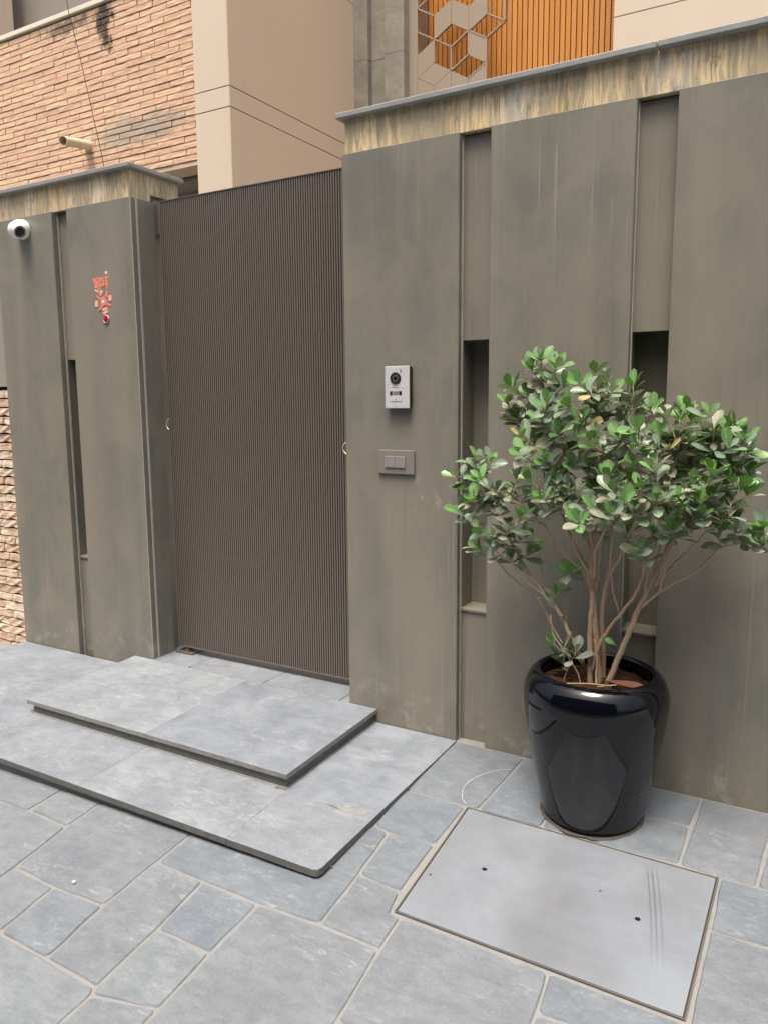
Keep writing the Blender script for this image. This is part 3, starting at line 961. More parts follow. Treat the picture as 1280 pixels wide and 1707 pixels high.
# ================================================================== the house behind
ho = empty('house', (-3.0, 4.0, 0), 'beige clad house with timber slats and cube-pattern screen behind the gate', 'house')
CX0, CX1, CY0, CY1 = -4.81, -4.434, 2.2, 4.08
box('column_core', CX0 + 0.012, CX1 - 0.012, CY0 + 0.012, CY1 + 0.6, -0.1, 8.0, DARKGAP, ho)
for z0, z1 in [(-0.1, 3.876), (3.884, 4.036), (4.044, 5.40), (5.408, 8.0)]:
    box('cladding_panel', CX0, CX1 - 0.0125, CY0, CY0 + 0.0118, z0, z1, BEIGE2, ho, 0.001)
    box('cladding_panel', CX1 - 0.0118, CX1, CY0, CY1 + 0.6, z0, z1, BEIGE, ho, 0.001)
    box('cladding_panel', CX0, CX0 + 0.0118, CY0 + 0.0125, CY1 + 0.6, z0, z1, BEIGE, ho, 0.001)
# banded stone pilasters
for a, b, y in [(-4.433, -4.27, 4.10), (-4.269, -4.079, 4.17), (-4.078, -3.865, 4.10)]:
    for z0, z1 in [(-0.1, 4.2), (4.202, 4.86), (4.862, 5.5), (5.502, 8.0)]:
        box('pilaster_stone', a, b, y, y + 0.45, z0, z1, PILASTER, ho, 0.002)
# taupe frame left of the screen and dark back
box('wall', -3.864, -3.768, 4.2, 4.6, -0.1, 8.0, SCREEN, ho)
box('slat_backing', -3.767, -1.84, 4.47, 4.6, -0.1, 8.0, DARKGAP, ho)
ws_ = bm_mesh('timber_slat', box_bm(-0.0212, 0.0212, -0.02, 0.02, 3.0, 8.0, 0.002))
x = -1.936
while x > -3.78:
    link('timber_slat', ws_, WOOD, ho, loc=(x, 4.44, 0))
    x -= 0.0514
# cube-pattern screen: lattice in the plane y = 4.2
LX = [-3.767, -3.5925, -3.413, -3.2335, -3.054, -2.858]
LXs = [-3.767 + 0.1795 * k for k in range(6)]


def ln(c, h):
    """lattice node: column c, height in half steps below z = 5.24"""
    return (LXs[c], 5.243 - 0.1047 * h)


def plate(P, name='screen_plate', t=0.022, y=4.2, inset=0.0014):
    Q = inset_poly(P, inset)
    V = [(p.x, y, p.y) for p in Q] + [(p.x, y + t, p.y) for p in Q]
    n = len(Q)
    F = [tuple(range(n)), tuple(reversed(range(n, 2 * n)))] + [(i, n + i, n + (i + 1) % n, (i + 1) % n) for i in range(n)]
    return link(name, bm_mesh(name, bm_from(V, F)), SCREEN, ho)


# node heights (half steps): even columns hold even numbers, odd columns odd numbers
PL = [
    [(1, 1), (2, 0), (2, 2), (1, 3)],
    [(2, 0), (3, 1), (3, 3), (2, 2)],
    [(3, 1), (4, 0), (4, 2), (3, 3)],
    [(3, 3), (4, 4), (4, 6), (3, 5)],
    [(0, 4), (1, 3), (1, 5), (0, 6)],
    [(0, 6), (1, 5), (2, 6), (1, 7)],
    [(0, 6), (1, 7), (1, 9), (0, 8)],
    [(1, 7), (2, 6), (2, 8), (1, 9)],
    [(2, 6), (3, 7), (3, 9), (2, 8)],
    [(3, 7), (4, 6), (4, 8), (3, 9)],
    [(0, 8), (1, 9), (1, 11), (0, 10)], [(1, 9), (2, 8), (2, 10), (1, 11)], [(2, 8), (3, 9), (3, 11), (2, 10)],
    [(1, -3), (2, -4), (2, -2), (1, -1)], [(0, -2), (1, -1), (1, -3), (0, -4)], [(3, -3), (4, -4), (4, -2), (3, -1)],
    [(2, -4), (3, -5), (3, -3), (2, -2)],
]
for q in PL:
    plate([ln(*p) for p in q])
BARS = [((0, 0), (1, 1)), ((0, 2), (1, 3)), ((0, 0), (1, -1)), ((1, -1), (2, 0)), ((1, 3), (2, 4)), ((2, 4), (3, 3)), ((2, 2), (3, 3)), ((1, 3), (2, 2)), ((1, 3), (1, 5)), ((2, 4), (2, 6)),
        ((3, 3), (3, 5)), ((3, 5), (2, 6)), ((3, 5), (4, 6)), ((4, 6), (3, 7)), ((3, 3), (4, 2)), ((4, 2), (5, 3)), ((5, 3), (4, 4)), ((3, 3), (4, 4)), ((4, 4), (4, 9)), ((4, 2), (4, -4)), ((5, 3), (5, -4)),
        ((2, 0), (3, -1)), ((3, -1), (4, 0)), ((3, -1), (3, -3)), ((2, 0), (2, -2))]
for a, b in BARS:
    A, B = Vector(ln(*a)), Vector(ln(*b))
    d = (B - A).normalized() * 0.004
    A, B = A + d, B - d
    nrm = Vector((-d.y, d.x)).normalized() * 0.0062
    P = [A + nrm, B + nrm, B - nrm, A - nrm]
    plate([(p.x, p.y) for p in P], 'screen_bar', 0.03, 4.197, 0.0)
# right-hand wall
box('wall', -1.852, 3.2, 4.112, 4.5, -0.1, 8.0, DARKGAP, ho)
for z0, z1 in [(-0.1, 4.674), (4.682, 5.6), (5.608, 8.0)]:
    box('cladding_panel', -1.853, 3.2, 4.10, 4.1115, z0, z1, BEIGE2, ho, 0.001)

# ================================================================== steel cover in the paving
mc = empty('access_cover', (-0.67, -0.77, gz(-0.67, -0.77)), 'flat steel access cover with dark rub marks set in the paving', 'cover')
MC = [(-1.083, -1.069), (-0.246, -1.077), (-0.246, -0.472), (-1.114, -0.463)]
link('plate', stone_mesh('plate', MC, lambda x, y: gz(x, y) + 0.0015, 0.008, gap=0.0, seg=5, jit=0, corner=0.001, cham=0.001), STEEL, mc)
out_ = inset_poly(MC, -0.0085)
inn_ = inset_poly(MC, -0.0035)
V = [(p.x, p.y, gz(p.x, p.y) + 0.0005) for p in out_] + [(p.x, p.y, gz(p.x, p.y) + 0.0005) for p in inn_] + [(p.x, p.y, gz(p.x, p.y) - 0.02) for p in inn_]
F = [(i, (i + 1) % 4, 4 + (i + 1) % 4, 4 + i) for i in range(4)] + [(4 + i, 4 + (i + 1) % 4, 8 + (i + 1) % 4, 8 + i) for i in range(4)]
link('frame', bm_mesh('frame', bm_from(V, F)), FRAME, mc)
gap_ = inset_poly(MC, -0.004)
link('gap', mesh('gap', [(p.x, p.y, gz(p.x, p.y) - 0.0035) for p in gap_], [(0, 1, 2, 3)]), DARKGAP, mc)
for (x, y, r) in [(-0.922, -0.766, 0.0070), (-1.069, -0.872, 0.0034), (-0.425, -0.773, 0.0070), (-0.556, -0.699, 0.0026)]:
    frame_tube_disc('lifting_hole', (x, y, gz(x, y) + 0.0016), (0, 0, 1), [(r * 1.25, 0), (r * 1.2, 0.0006), (r, 0.0004)], BLACKP, mc, 16)

# ================================================================== things on the wall
dp = empty('door_phone', (-1.653, -0.001, 1.468), 'silver video door phone with round lens on the panel beside the gate', 'door phone')
DX0, DX1, DZ0, DZ1 = -1.712, -1.594, 1.468, 1.647
box('body', DX0 + 0.003, DX1 - 0.001, -0.027, -0.0005, DZ0 + 0.002, DZ1 - 0.002, BLACKP, dp, 0.002)
box('face_plate', DX0, DX1, -0.0335, -0.0275, DZ0, DZ1, SILVER, dp, 0.0012)
dw, dh = DX1 - DX0, DZ1 - DZ0
P_ = lambda u, v: (DX0 + dw * u, DZ1 - dh * v)
lx, lz = P_(0.44, 0.29)
ls = frame_tube_disc('lens', (lx, -0.0336, lz), (0, -1, 0), [(0.0262, 0), (0.0262, 0.002), (0.0235, 0.0035), (0.0225, 0.002)], BLACKP, dp, 40)
frame_tube_disc('lens_ring', (lx, -0.0352, lz), (0, -1, 0), [(0.0150, 0), (0.0150, 0.0012), (0.0115, 0.0016), (0.0105, 0.0006)], LENSRING, ls, 32)
frame_tube_disc('lens_glass', (lx, -0.0358, lz), (0, -1, 0), [(0.0095, 0), (0.0085, 0.0014), (0.004, 0.0024)], LENS, ls, 28)
sx, sz = P_(0.655, 0.12)
box('indicator_slot', sx - 0.002, sx + 0.002, -0.0345, -0.0334, sz - 0.0068, sz + 0.0068, BLACKP, dp)
for k, u in enumerate([0.35, 0.39, 0.43, 0.47, 0.51, 0.55]):
    gx, gzc = P_(u, 0.642)
    box('speaker_slot', gx - 0.0012, gx + 0.0012, -0.0343, -0.0334, gzc - 0.0078, gzc + 0.0078, BLACKP, dp)
for u in (0.255, 0.635):
    gx, gzc = P_(u, 0.642)
    box('speaker_end', gx - 0.0062, gx + 0.0062, -0.0343, -0.0334, gzc - 0.0088, gzc + 0.0088, BLACKP, dp)
bx0, bz1 = P_(0.22, 0.745)
bx1, bz0 = P_(0.69, 0.842)
box('call_button_gap', bx0, bx1, -0.0338, -0.0334, bz0, bz1, LENSRING, dp)
cb = box('call_button', bx0 + 0.0006, bx1 - 0.0012, -0.0352, -0.0339, bz0 + 0.0014, bz1 - 0.0006, SILVER, dp, 0.0004)
frame_tube_disc('button_mark', ((bx0 + bx1) / 2, -0.0353, (bz0 + bz1) / 2), (0, -1, 0), [(0.0022, 0), (0.0022, 0.0003), (0.001, 0.0004)], LENSRING, cb, 16)


def text_mesh(name, s, width, centre, mat, parent):
    cu = bpy.data.curves.new(name, 'FONT')
    cu.body = s
    cu.align_x = 'CENTER'; cu.align_y = 'CENTER'
    cu.extrude = 0.02
    tmp = bpy.data.objects.new(name + '_tmp', cu)
    COL.objects.link(tmp)
    bpy.context.view_layer.update()
    me = bpy.data.meshes.new_from_object(tmp.evaluated_get(bpy.context.evaluated_depsgraph_get()))
    bpy.data.objects.remove(tmp)
    xs = [v.co.x for v in me.vertices]
    k = width / (max(xs) - min(xs))
    for v in me.vertices:
        v.co = Vector((centre[0] + v.co.x * k, centre[1] - v.co.z * k, centre[2] + v.co.y * k))
    return link(name, me, mat, parent)


tx, tz = P_(0.44, 0.50)
text_mesh('maker_lettering', 'Panasonic', 0.030, (tx, -0.0338, tz), BLACKP, dp)

sw = empty('switch_plate', (-1.672, 0, 1.18), 'taupe switch plate with two rockers below the door phone', 'switch')
SX0, SX1, SZ0, SZ1 = -1.763, -1.582, 1.180, 1.285
box('plate', SX0, SX1, -0.013, -0.0005, SZ0, SZ1, SWITCH, sw, 0.0025, 2)
for u0, u1 in ((0.205, 0.478), (0.484, 0.765)):
    box('rocker', SX0 + (SX1 - SX0) * u0, SX0 + (SX1 - SX0) * u1, -0.0185, -0.0132, SZ0 + 0.028, SZ1 - 0.027, ROCKER, sw, 0.001)

# security camera
sc_ = empty('security_camera', (-4.165, 0, 2.47), 'white dome security camera high on the far left panel', 'camera')
frame_tube_disc('base', (-4.115, -0.0005, 2.488), (0, -1, 0), [(0.052, 0), (0.055, 0.01), (0.053, 0.035), (0.046, 0.055), (0.02, 0.066)], WHITEP, sc_, 40)
bc = Vector((-4.098, -0.062, 2.476))
bd = Vector((0.93, -0.14, -0.42)).normalized()
prof = []
R = 0.047
for k in range(0, 14):
    a = math.pi * (1 - k / 18)
    prof.append((R * math.sin(a), R * math.cos(a)))
prof[0] = (0.001, -R)
ball = frame_tube_disc('ball', bc, bd, prof, WHITEP, sc_, 40)
zf = prof[-1][1]
frame_tube_disc('ring', bc + bd * zf, bd, [(prof[-1][0], -0.002), (prof[-1][0] + 0.001, 0.006), (prof[-1][0] - 0.003, 0.009), (prof[-1][0] - 0.005, 0.004)], WHITEP, ball, 40)
face = frame_tube_disc('lens_face', bc + bd * (zf + 0.0045), bd, [(0.0330, 0), (0.0330, 0.003), (0.022, 0.0036), (0.021, 0.0022), (0.006, 0.005), (0.001, 0.0054)], LENS, sc_, 40)
qa = bd.to_track_quat('Z', 'Y').to_matrix()
led = bmesh.new()
bmesh.ops.create_icosphere(led, subdivisions=1, radius=0.0019)
ledm = bm_mesh('led', led, True)
for k in range(22):
    a = 2 * math.pi * k / 22
    p = bc + bd * (zf + 0.0080) + qa @ Vector((0.0275 * math.cos(a), 0.0275 * math.sin(a), 0))
    link('led', ledm, LED, face, loc=p)


# red festive sticker (traced strokes) and the round button under it
def stk(cx, cy):
    px, py = 130 + cx / 14.22, 440 + cy / 14.22
    return (-3.570 + (px - 154) * 0.00469, 2.180 - (py - 462) * 0.00315 + (px - 154) * -0.00033)


fs = empty('wall_sticker', (-3.49, 0, 1.97), 'faded red festive lettering and flower sticker on the gate pier panel', 'sticker')


def stroke(name, a, b, w0, w1, mat, y, parent=fs, n=10):
    A, B = Vector(a), Vector(b)
    d = (B - A).normalized()
    nn = Vector((-d.y, d.x))
    pts = []
    for k in range(n // 2 + 1):
        t = math.pi * k / (n // 2)
        pts.append(A - d * w0 * 0.35 * math.sin(t) + nn * w0 * 0.5 * math.cos(t))
    for k in range(n // 2 + 1):
        t = math.pi * k / (n // 2)
        pts.append(B + d * w1 * 0.35 * math.sin(t) - nn * w1 * 0.5 * math.cos(t))
    Q = [stk(p.x, p.y) for p in pts]
    V = [(p[0], -0.0006 - y, p[1]) for p in Q] + [(p[0], -0.0001, p[1]) for p in Q]
    m = len(Q)
    F = [tuple(range(m))] + [(i, m + i, m + (i + 1) % m, (i + 1) % m) for i in range(m)]
    return link(name, bm_mesh(name, bm_from(V, F)), mat, parent)


for k, (a, b, w0, w1, m_) in enumerate([
    ((360, 362), (735, 318), 44, 34, REDSTK), ((395, 380), (440, 520), 75, 55, REDSTK), ((455, 400), (470, 540), 40, 50, REDSTK), ((520, 345), (520, 575), 44, 40, REDSTK),
    ((470, 590), (545, 655), 45, 30, REDSTK), ((395, 620), (490, 680), 38, 40, PEACHSTK), ((400, 545), (440, 560), 30, 24, PEACHSTK),
    ((560, 375), (600, 400), 55, 50, REDSTK), ((570, 500), (615, 505), 80, 60, REDSTK), ((600, 400), (610, 500), 34, 36, REDSTK), ((620, 480), (680, 470), 34, 30, REDSTK), ((683, 310), (690, 580), 52, 40, REDSTK),
]):
    stroke('letter_stroke', a, b, w0, w1, m_, 0.0001 * k)
stroke('letter_dot', (680, 190), (682, 230), 46, 46, CREAMSTK, 0)
for k, (a, b, w0, w1, m_) in enumerate([
    ((560, 650), (520, 745), 62, 36, PEACHSTK), ((690, 640), (660, 770), 46, 60, REDSTK), ((420, 770), (530, 850), 36, 60, REDSTK), ((745, 770), (745, 860), 80, 70, PEACHSTK),
    ((425, 900), (415, 1000), 70, 80, PEACHSTK), ((640, 950), (755, 990), 60, 34, REDSTK), ((560, 990), (455, 1120), 60, 30, REDSTK), ((570, 1085), (650, 1060), 62, 62, PEACHSTK), ((580, 1175), (660, 1130), 60, 66, PEACHSTK),
    ((560, 830), (620, 930), 130, 120, REDSTK), ((600, 850), (570, 960), 120, 110, REDSTK),
]):
    stroke('flower_petal', a, b, w0, w1, m_, 0.0012 + 0.0001 * k)
stroke('flower_centre', (580, 880), (585, 915), 60, 55, CREAMSTK, 0.0026)

rbn = empty('bell_button', (-3.492, 0, 1.952), 'small round red button with pale pink rim under the sticker', 'button')
bx_, bz_ = stk(632, 1315)
frame_tube_disc('rim', (bx_, -0.0003, bz_), (0, -1, 0), [(0.0225, 0), (0.0225, 0.006), (0.020, 0.008), (0.0185, 0.007), (0.018, 0.004)], PINKRIM, rbn, 32)
frame_tube_disc('push', (bx_, -0.0045, bz_), (0, -1, 0), [(0.0178, 0), (0.0172, 0.001), (0.009, 0.0030), (0.001, 0.0036)], REDGLASS, rbn, 28)

# ================================================================== marks and bits on the paving
arc = smooth_path([(-1.070, -0.128, 0), (-1.100, -0.148, 0), (-1.135, -0.179, 0), (-1.18, -0.258, 0), (-1.190, -0.335, 0), (-1.166, -0.407, 0), (-1.135, -0.440, 0)], 5)
V, F = [], []
for i, p in enumerate(arc):
    t = (arc[min(i + 1, len(arc) - 1)] - arc[max(i - 1, 0)]).normalized()
    nn = Vector((-t.y, t.x, 0)) * (0.0012 + 0.0012 * random.random())
    for q in (p + nn, p - nn): V.append((q.x, q.y, gz(q.x, q.y) + 0.0026))
for i in range(len(arc) - 1): F.append((2 * i, 2 * i + 1, 2 * i + 3, 2 * i + 2))
tag(link('chalk_mark', mesh('chalk_mark', V, F), CHALK), 'curved white chalk line on the paver between lower step and pot', 'mark')
bm = bmesh.new()
bmesh.ops.create_icosphere(bm, subdivisions=2, radius=0.0062)
for v in bm.verts: v.co = Vector((v.co.x * 1.1, v.co.y, v.co.z * 0.75)) + Vector((-2.123, -1.437, gz(-2.123, -1.437) + 0.007))
tag(link('pebble', bm_mesh('pebble', bm, True), PEBBLE), 'small white pebble lying on the slate paver in front of the lower step', 'pebble')

# ================================================================== pot
PC = Vector((-0.703, -0.268, gz(-0.703, -0.268) - 0.001))
pot = empty('flower_pot', PC, 'glossy black ceramic flower pot standing on the paving by the wall', 'pot')
prof = [(0.150, 0.0), (0.172, 0.002), (0.180, 0.012), (0.188, 0.05), (0.2055, 0.13), (0.2195, 0.20), (0.2325, 0.27), (0.2435, 0.33), (0.2520, 0.385), (0.2568, 0.43), (0.2575, 0.46), (0.2535, 0.488),
        (0.2445, 0.513), (0.2310, 0.533), (0.2150, 0.545), (0.2030, 0.5475), (0.1950, 0.543), (0.1925, 0.533), (0.196, 0.515), (0.207, 0.485), (0.214, 0.46), (0.21, 0.44), (0.05, 0.44)]
sm = [(p.x, p.y) for p in smooth_path([(a, b, 0) for a, b in prof], 3)]
lathe('body', sm, GLAZE, pot, 96, PC)
V, F = [], []
rr = random.Random(2)
RN, AN = 12, 40
V.append((PC.x, PC.y, PC.z + 0.500))
for i in range(1, RN + 1):
    r = 0.203 * i / RN
    for k in range(AN):
        a = 2 * math.pi * k / AN
        p = Vector((PC.x + r * math.cos(a), PC.y + r * math.sin(a), 0))
        V.append((p.x, p.y, PC.z + 0.490 + 0.020 * (noise.noise(p * 22) + 0.6 * noise.noise(p * 55)) + 0.012 * (1 - i / RN)))
F += [(0, 1 + k, 1 + (k + 1) % AN) for k in range(AN)]
for i in range(RN - 1):
    for k in range(AN):
        a = 1 + i * AN + k; b = 1 + i * AN + (k + 1) % AN
        F.append((a, a + AN, b + AN, b))
link('soil', mesh('soil', V, F, True), SOIL, pot)
ring = [(PC.x + (0.188 + 0.010 * noise.noise(Vector((k * 0.5, 3, 1)))) * math.cos(2 * math.pi * k / 48), PC.y + (0.188 + 0.014 * noise.noise(Vector((k * 0.45, 1, 7)))) * math.sin(2 * math.pi * k / 48)) for k in range(48)]
link('dirt_ring', mesh('dirt_ring', [(x, y, gz(x, y) + 0.0024) for x, y in ring], [tuple(range(48))]), DIRT, pot)

# ================================================================== shrub
shrub = empty('shrub', (PC.x, PC.y, PC.z + 0.5), 'bushy rounded-leaf ficus shrub with bare pale stems growing in the black pot', 'shrub')
STEMS = [[[[-0.692,-0.265,0.466],[-0.703,-0.263,0.592],[-0.712,-0.261,0.685],[-0.723,-0.258,0.786],[-0.733,-0.256,0.897],[-0.731,-0.254,1.007],[-0.724,-0.252,1.099],[-0.719,-0.249,1.225],[-0.733,-0.247,1.368],[-0.734,-0.245,1.517]],0.0165,0.005],[[[-0.718,-0.285,0.467],[-0.725,-0.278,0.593],[-0.728,-0.272,0.714],[-0.723,-0.265,0.788]],0.012,0.01],[[[-0.683,-0.235,0.462],[-0.688,-0.242,0.588],[-0.693,-0.248,0.703],[-0.688,-0.255,0.79],[-0.67,-0.262,0.886],[-0.662,-0.268,0.979],[-0.657,-0.275,1.07],[-0.632,-0.282,1.197],[-0.602,-0.288,1.346],[-0.604,-0.295,1.457]],0.013,0.004],[[[-0.715,-0.285,0.52],[-0.694,-0.289,0.61],[-0.664,-0.294,0.677],[-0.621,-0.298,0.749],[-0.575,-0.303,0.819],[-0.547,-0.307,0.89],[-0.532,-0.312,0.972],[-0.511,-0.316,1.07],[-0.475,-0.321,1.208],[-0.448,-0.325,1.335]],0.0085,0.0035],[[[-0.657,-0.295,0.477],[-0.609,-0.294,0.625],[-0.574,-0.293,0.731],[-0.539,-0.292,0.825],[-0.509,-0.291,0.9],[-0.479,-0.289,0.973],[-0.454,-0.288,1.053],[-0.423,-0.287,1.174],[-0.382,-0.286,1.293],[-0.347,-0.285,1.351]],0.0125,0.004],[[[-0.55,-0.295,0.784],[-0.489,-0.298,0.851],[-0.402,-0.301,0.913],[-0.341,-0.304,0.971],[-0.305,-0.306,1.017],[-0.245,-0.309,1.04],[-0.198,-0.312,1.04],[-0.177,-0.315,1.071]],0.006,0.002],[[[-0.503,-0.295,0.87],[-0.461,-0.287,0.93],[-0.428,-0.278,0.971],[-0.391,-0.27,1.016],[-0.337,-0.262,1.092],[-0.289,-0.253,1.178],[-0.255,-0.245,1.245]],0.006,0.0025],[[[-0.745,-0.265,0.538],[-0.798,-0.268,0.636],[-0.847,-0.27,0.726],[-0.896,-0.272,0.778],[-0.95,-0.275,0.849],[-0.995,-0.277,0.912],[-1.045,-0.28,0.995],[-1.117,-0.283,1.135],[-1.179,-0.285,1.228]],0.0095,0.003],[[[-0.83,-0.255,0.599],[-0.87,-0.254,0.66],[-0.901,-0.252,0.714],[-0.942,-0.251,0.767],[-1.044,-0.249,0.834],[-1.097,-0.248,0.887],[-1.161,-0.246,0.951],[-1.205,-0.245,1.027]],0.004,0.0018],[[[-0.73,-0.265,0.824],[-0.759,-0.281,0.889],[-0.816,-0.297,0.942],[-0.86,-0.313,1.024],[-0.941,-0.329,1.094],[-1.013,-0.345,1.148]],0.0045,0.002],[[[-0.732,-0.255,0.859],[-0.755,-0.249,0.902],[-0.795,-0.244,0.963],[-0.847,-0.238,1.07],[-0.879,-0.232,1.133],[-0.921,-0.226,1.215],[-0.984,-0.221,1.325],[-1.027,-0.215,1.427]],0.0085,0.003],[[[-0.73,-0.255,0.887],[-0.741,-0.256,0.961],[-0.766,-0.258,1.033],[-0.795,-0.259,1.113],[-0.844,-0.261,1.221],[-0.875,-0.262,1.366],[-0.924,-0.264,1.492],[-0.936,-0.265,1.618]],0.0075,0.003],[[[-0.717,-0.285,0.867],[-0.699,-0.33,0.977],[-0.656,-0.375,1.067],[-0.597,-0.42,1.137],[-0.54,-0.465,1.187]],0.006,0.003],[[[-0.666,-0.275,0.88],[-0.623,-0.317,0.955],[-0.576,-0.359,1.071],[-0.528,-0.401,1.139],[-0.474,-0.443,1.172],[-0.407,-0.485,1.181]],0.0065,0.003],[[[-0.717,-0.285,0.922],[-0.718,-0.33,1.02],[-0.725,-0.375,1.08],[-0.726,-0.42,1.12],[-0.727,-0.465,1.135]],0.005,0.0025],[[[-0.48,-0.295,0.974],[-0.477,-0.273,1.049],[-0.475,-0.251,1.115],[-0.517,-0.229,1.232],[-0.535,-0.207,1.352],[-0.551,-0.185,1.438]],0.006,0.003],[[[-0.453,-0.295,1.045],[-0.392,-0.272,1.123],[-0.329,-0.25,1.217],[-0.283,-0.228,1.308],[-0.257,-0.205,1.349]],0.005,0.0025],[[[-0.624,-0.285,0.75],[-0.643,-0.31,0.844],[-0.649,-0.335,0.938],[-0.64,-0.36,1.031],[-0.612,-0.385,1.106]],0.0045,0.002],[[[-0.895,-0.275,0.778],[-0.946,-0.297,0.82],[-0.988,-0.32,0.873],[-1.02,-0.343,0.931],[-1.032,-0.365,1.0]],0.004,0.002],[[[-0.744,-0.265,0.528],[-0.781,-0.255,0.567],[-0.814,-0.245,0.618],[-0.83,-0.235,0.729],[-0.828,-0.225,0.823],[-0.825,-0.215,0.86]],0.003,0.0015],[[[-0.486,-0.315,0.855],[-0.447,-0.348,1.045],[-0.421,-0.38,1.119],[-0.396,-0.412,1.189],[-0.362,-0.445,1.195]],0.004,0.002],[[[-0.501,-0.305,0.868],[-0.47,-0.335,0.956],[-0.422,-0.365,1.067],[-0.358,-0.395,1.125],[-0.295,-0.425,1.118]],0.0045,0.002],[[[-0.721,-0.265,0.816],[-0.743,-0.29,0.893],[-0.775,-0.315,0.968],[-0.788,-0.34,1.052],[-0.8,-0.365,1.144]],0.0035,0.0018],[[[-0.712,-0.265,0.826],[-0.696,-0.295,0.926],[-0.684,-0.325,1.022],[-0.662,-0.355,1.099],[-0.64,-0.385,1.173]],0.004,0.002],[[[-0.665,-0.265,0.887],[-0.643,-0.298,0.95],[-0.597,-0.332,1.03],[-0.55,-0.365,1.091]],0.0035,0.0018],[[[-0.538,-0.295,0.822],[-0.528,-0.318,0.894],[-0.502,-0.342,0.988],[-0.484,-0.365,1.053]],0.0035,0.0018],[[[-0.508,-0.295,0.901],[-0.509,-0.268,0.957],[-0.5,-0.242,1.024],[-0.489,-0.215,1.092]],0.0035,0.0018],[[[-0.529,-0.295,0.801],[-0.519,-0.258,0.838],[-0.517,-0.222,0.93],[-0.512,-0.185,0.987]],0.003,0.0015],[[[-0.859,-0.265,0.733],[-0.905,-0.245,0.799],[-0.934,-0.225,0.889],[-0.952,-0.205,0.962],[-1.0,-0.185,1.013]],0.0035,0.0016],[[[-0.945,-0.275,0.84],[-0.989,-0.292,0.877],[-1.043,-0.308,0.913],[-1.087,-0.325,0.951]],0.003,0.0015],[[[-0.727,-0.245,0.783],[-0.759,-0.229,0.832],[-0.821,-0.213,0.879],[-0.885,-0.197,0.937],[-0.912,-0.181,1.0],[-1.009,-0.165,1.079]],0.003,0.0015],[[[-0.695,-0.235,0.765],[-0.69,-0.212,0.855],[-0.69,-0.188,0.944],[-0.708,-0.165,1.033]],0.004,0.002],[[[-0.748,-0.295,0.465],[-0.767,-0.3,0.526],[-0.814,-0.305,0.596],[-0.852,-0.31,0.649],[-0.861,-0.315,0.725]],0.0035,0.0018],[[[-0.811,-0.305,0.457],[-0.803,-0.302,0.501],[-0.787,-0.298,0.551],[-0.77,-0.295,0.6]],0.003,0.0015],[[[-0.688,-0.315,0.483],[-0.694,-0.305,0.521],[-0.693,-0.295,0.575],[-0.708,-0.285,0.645]],0.004,0.003]]
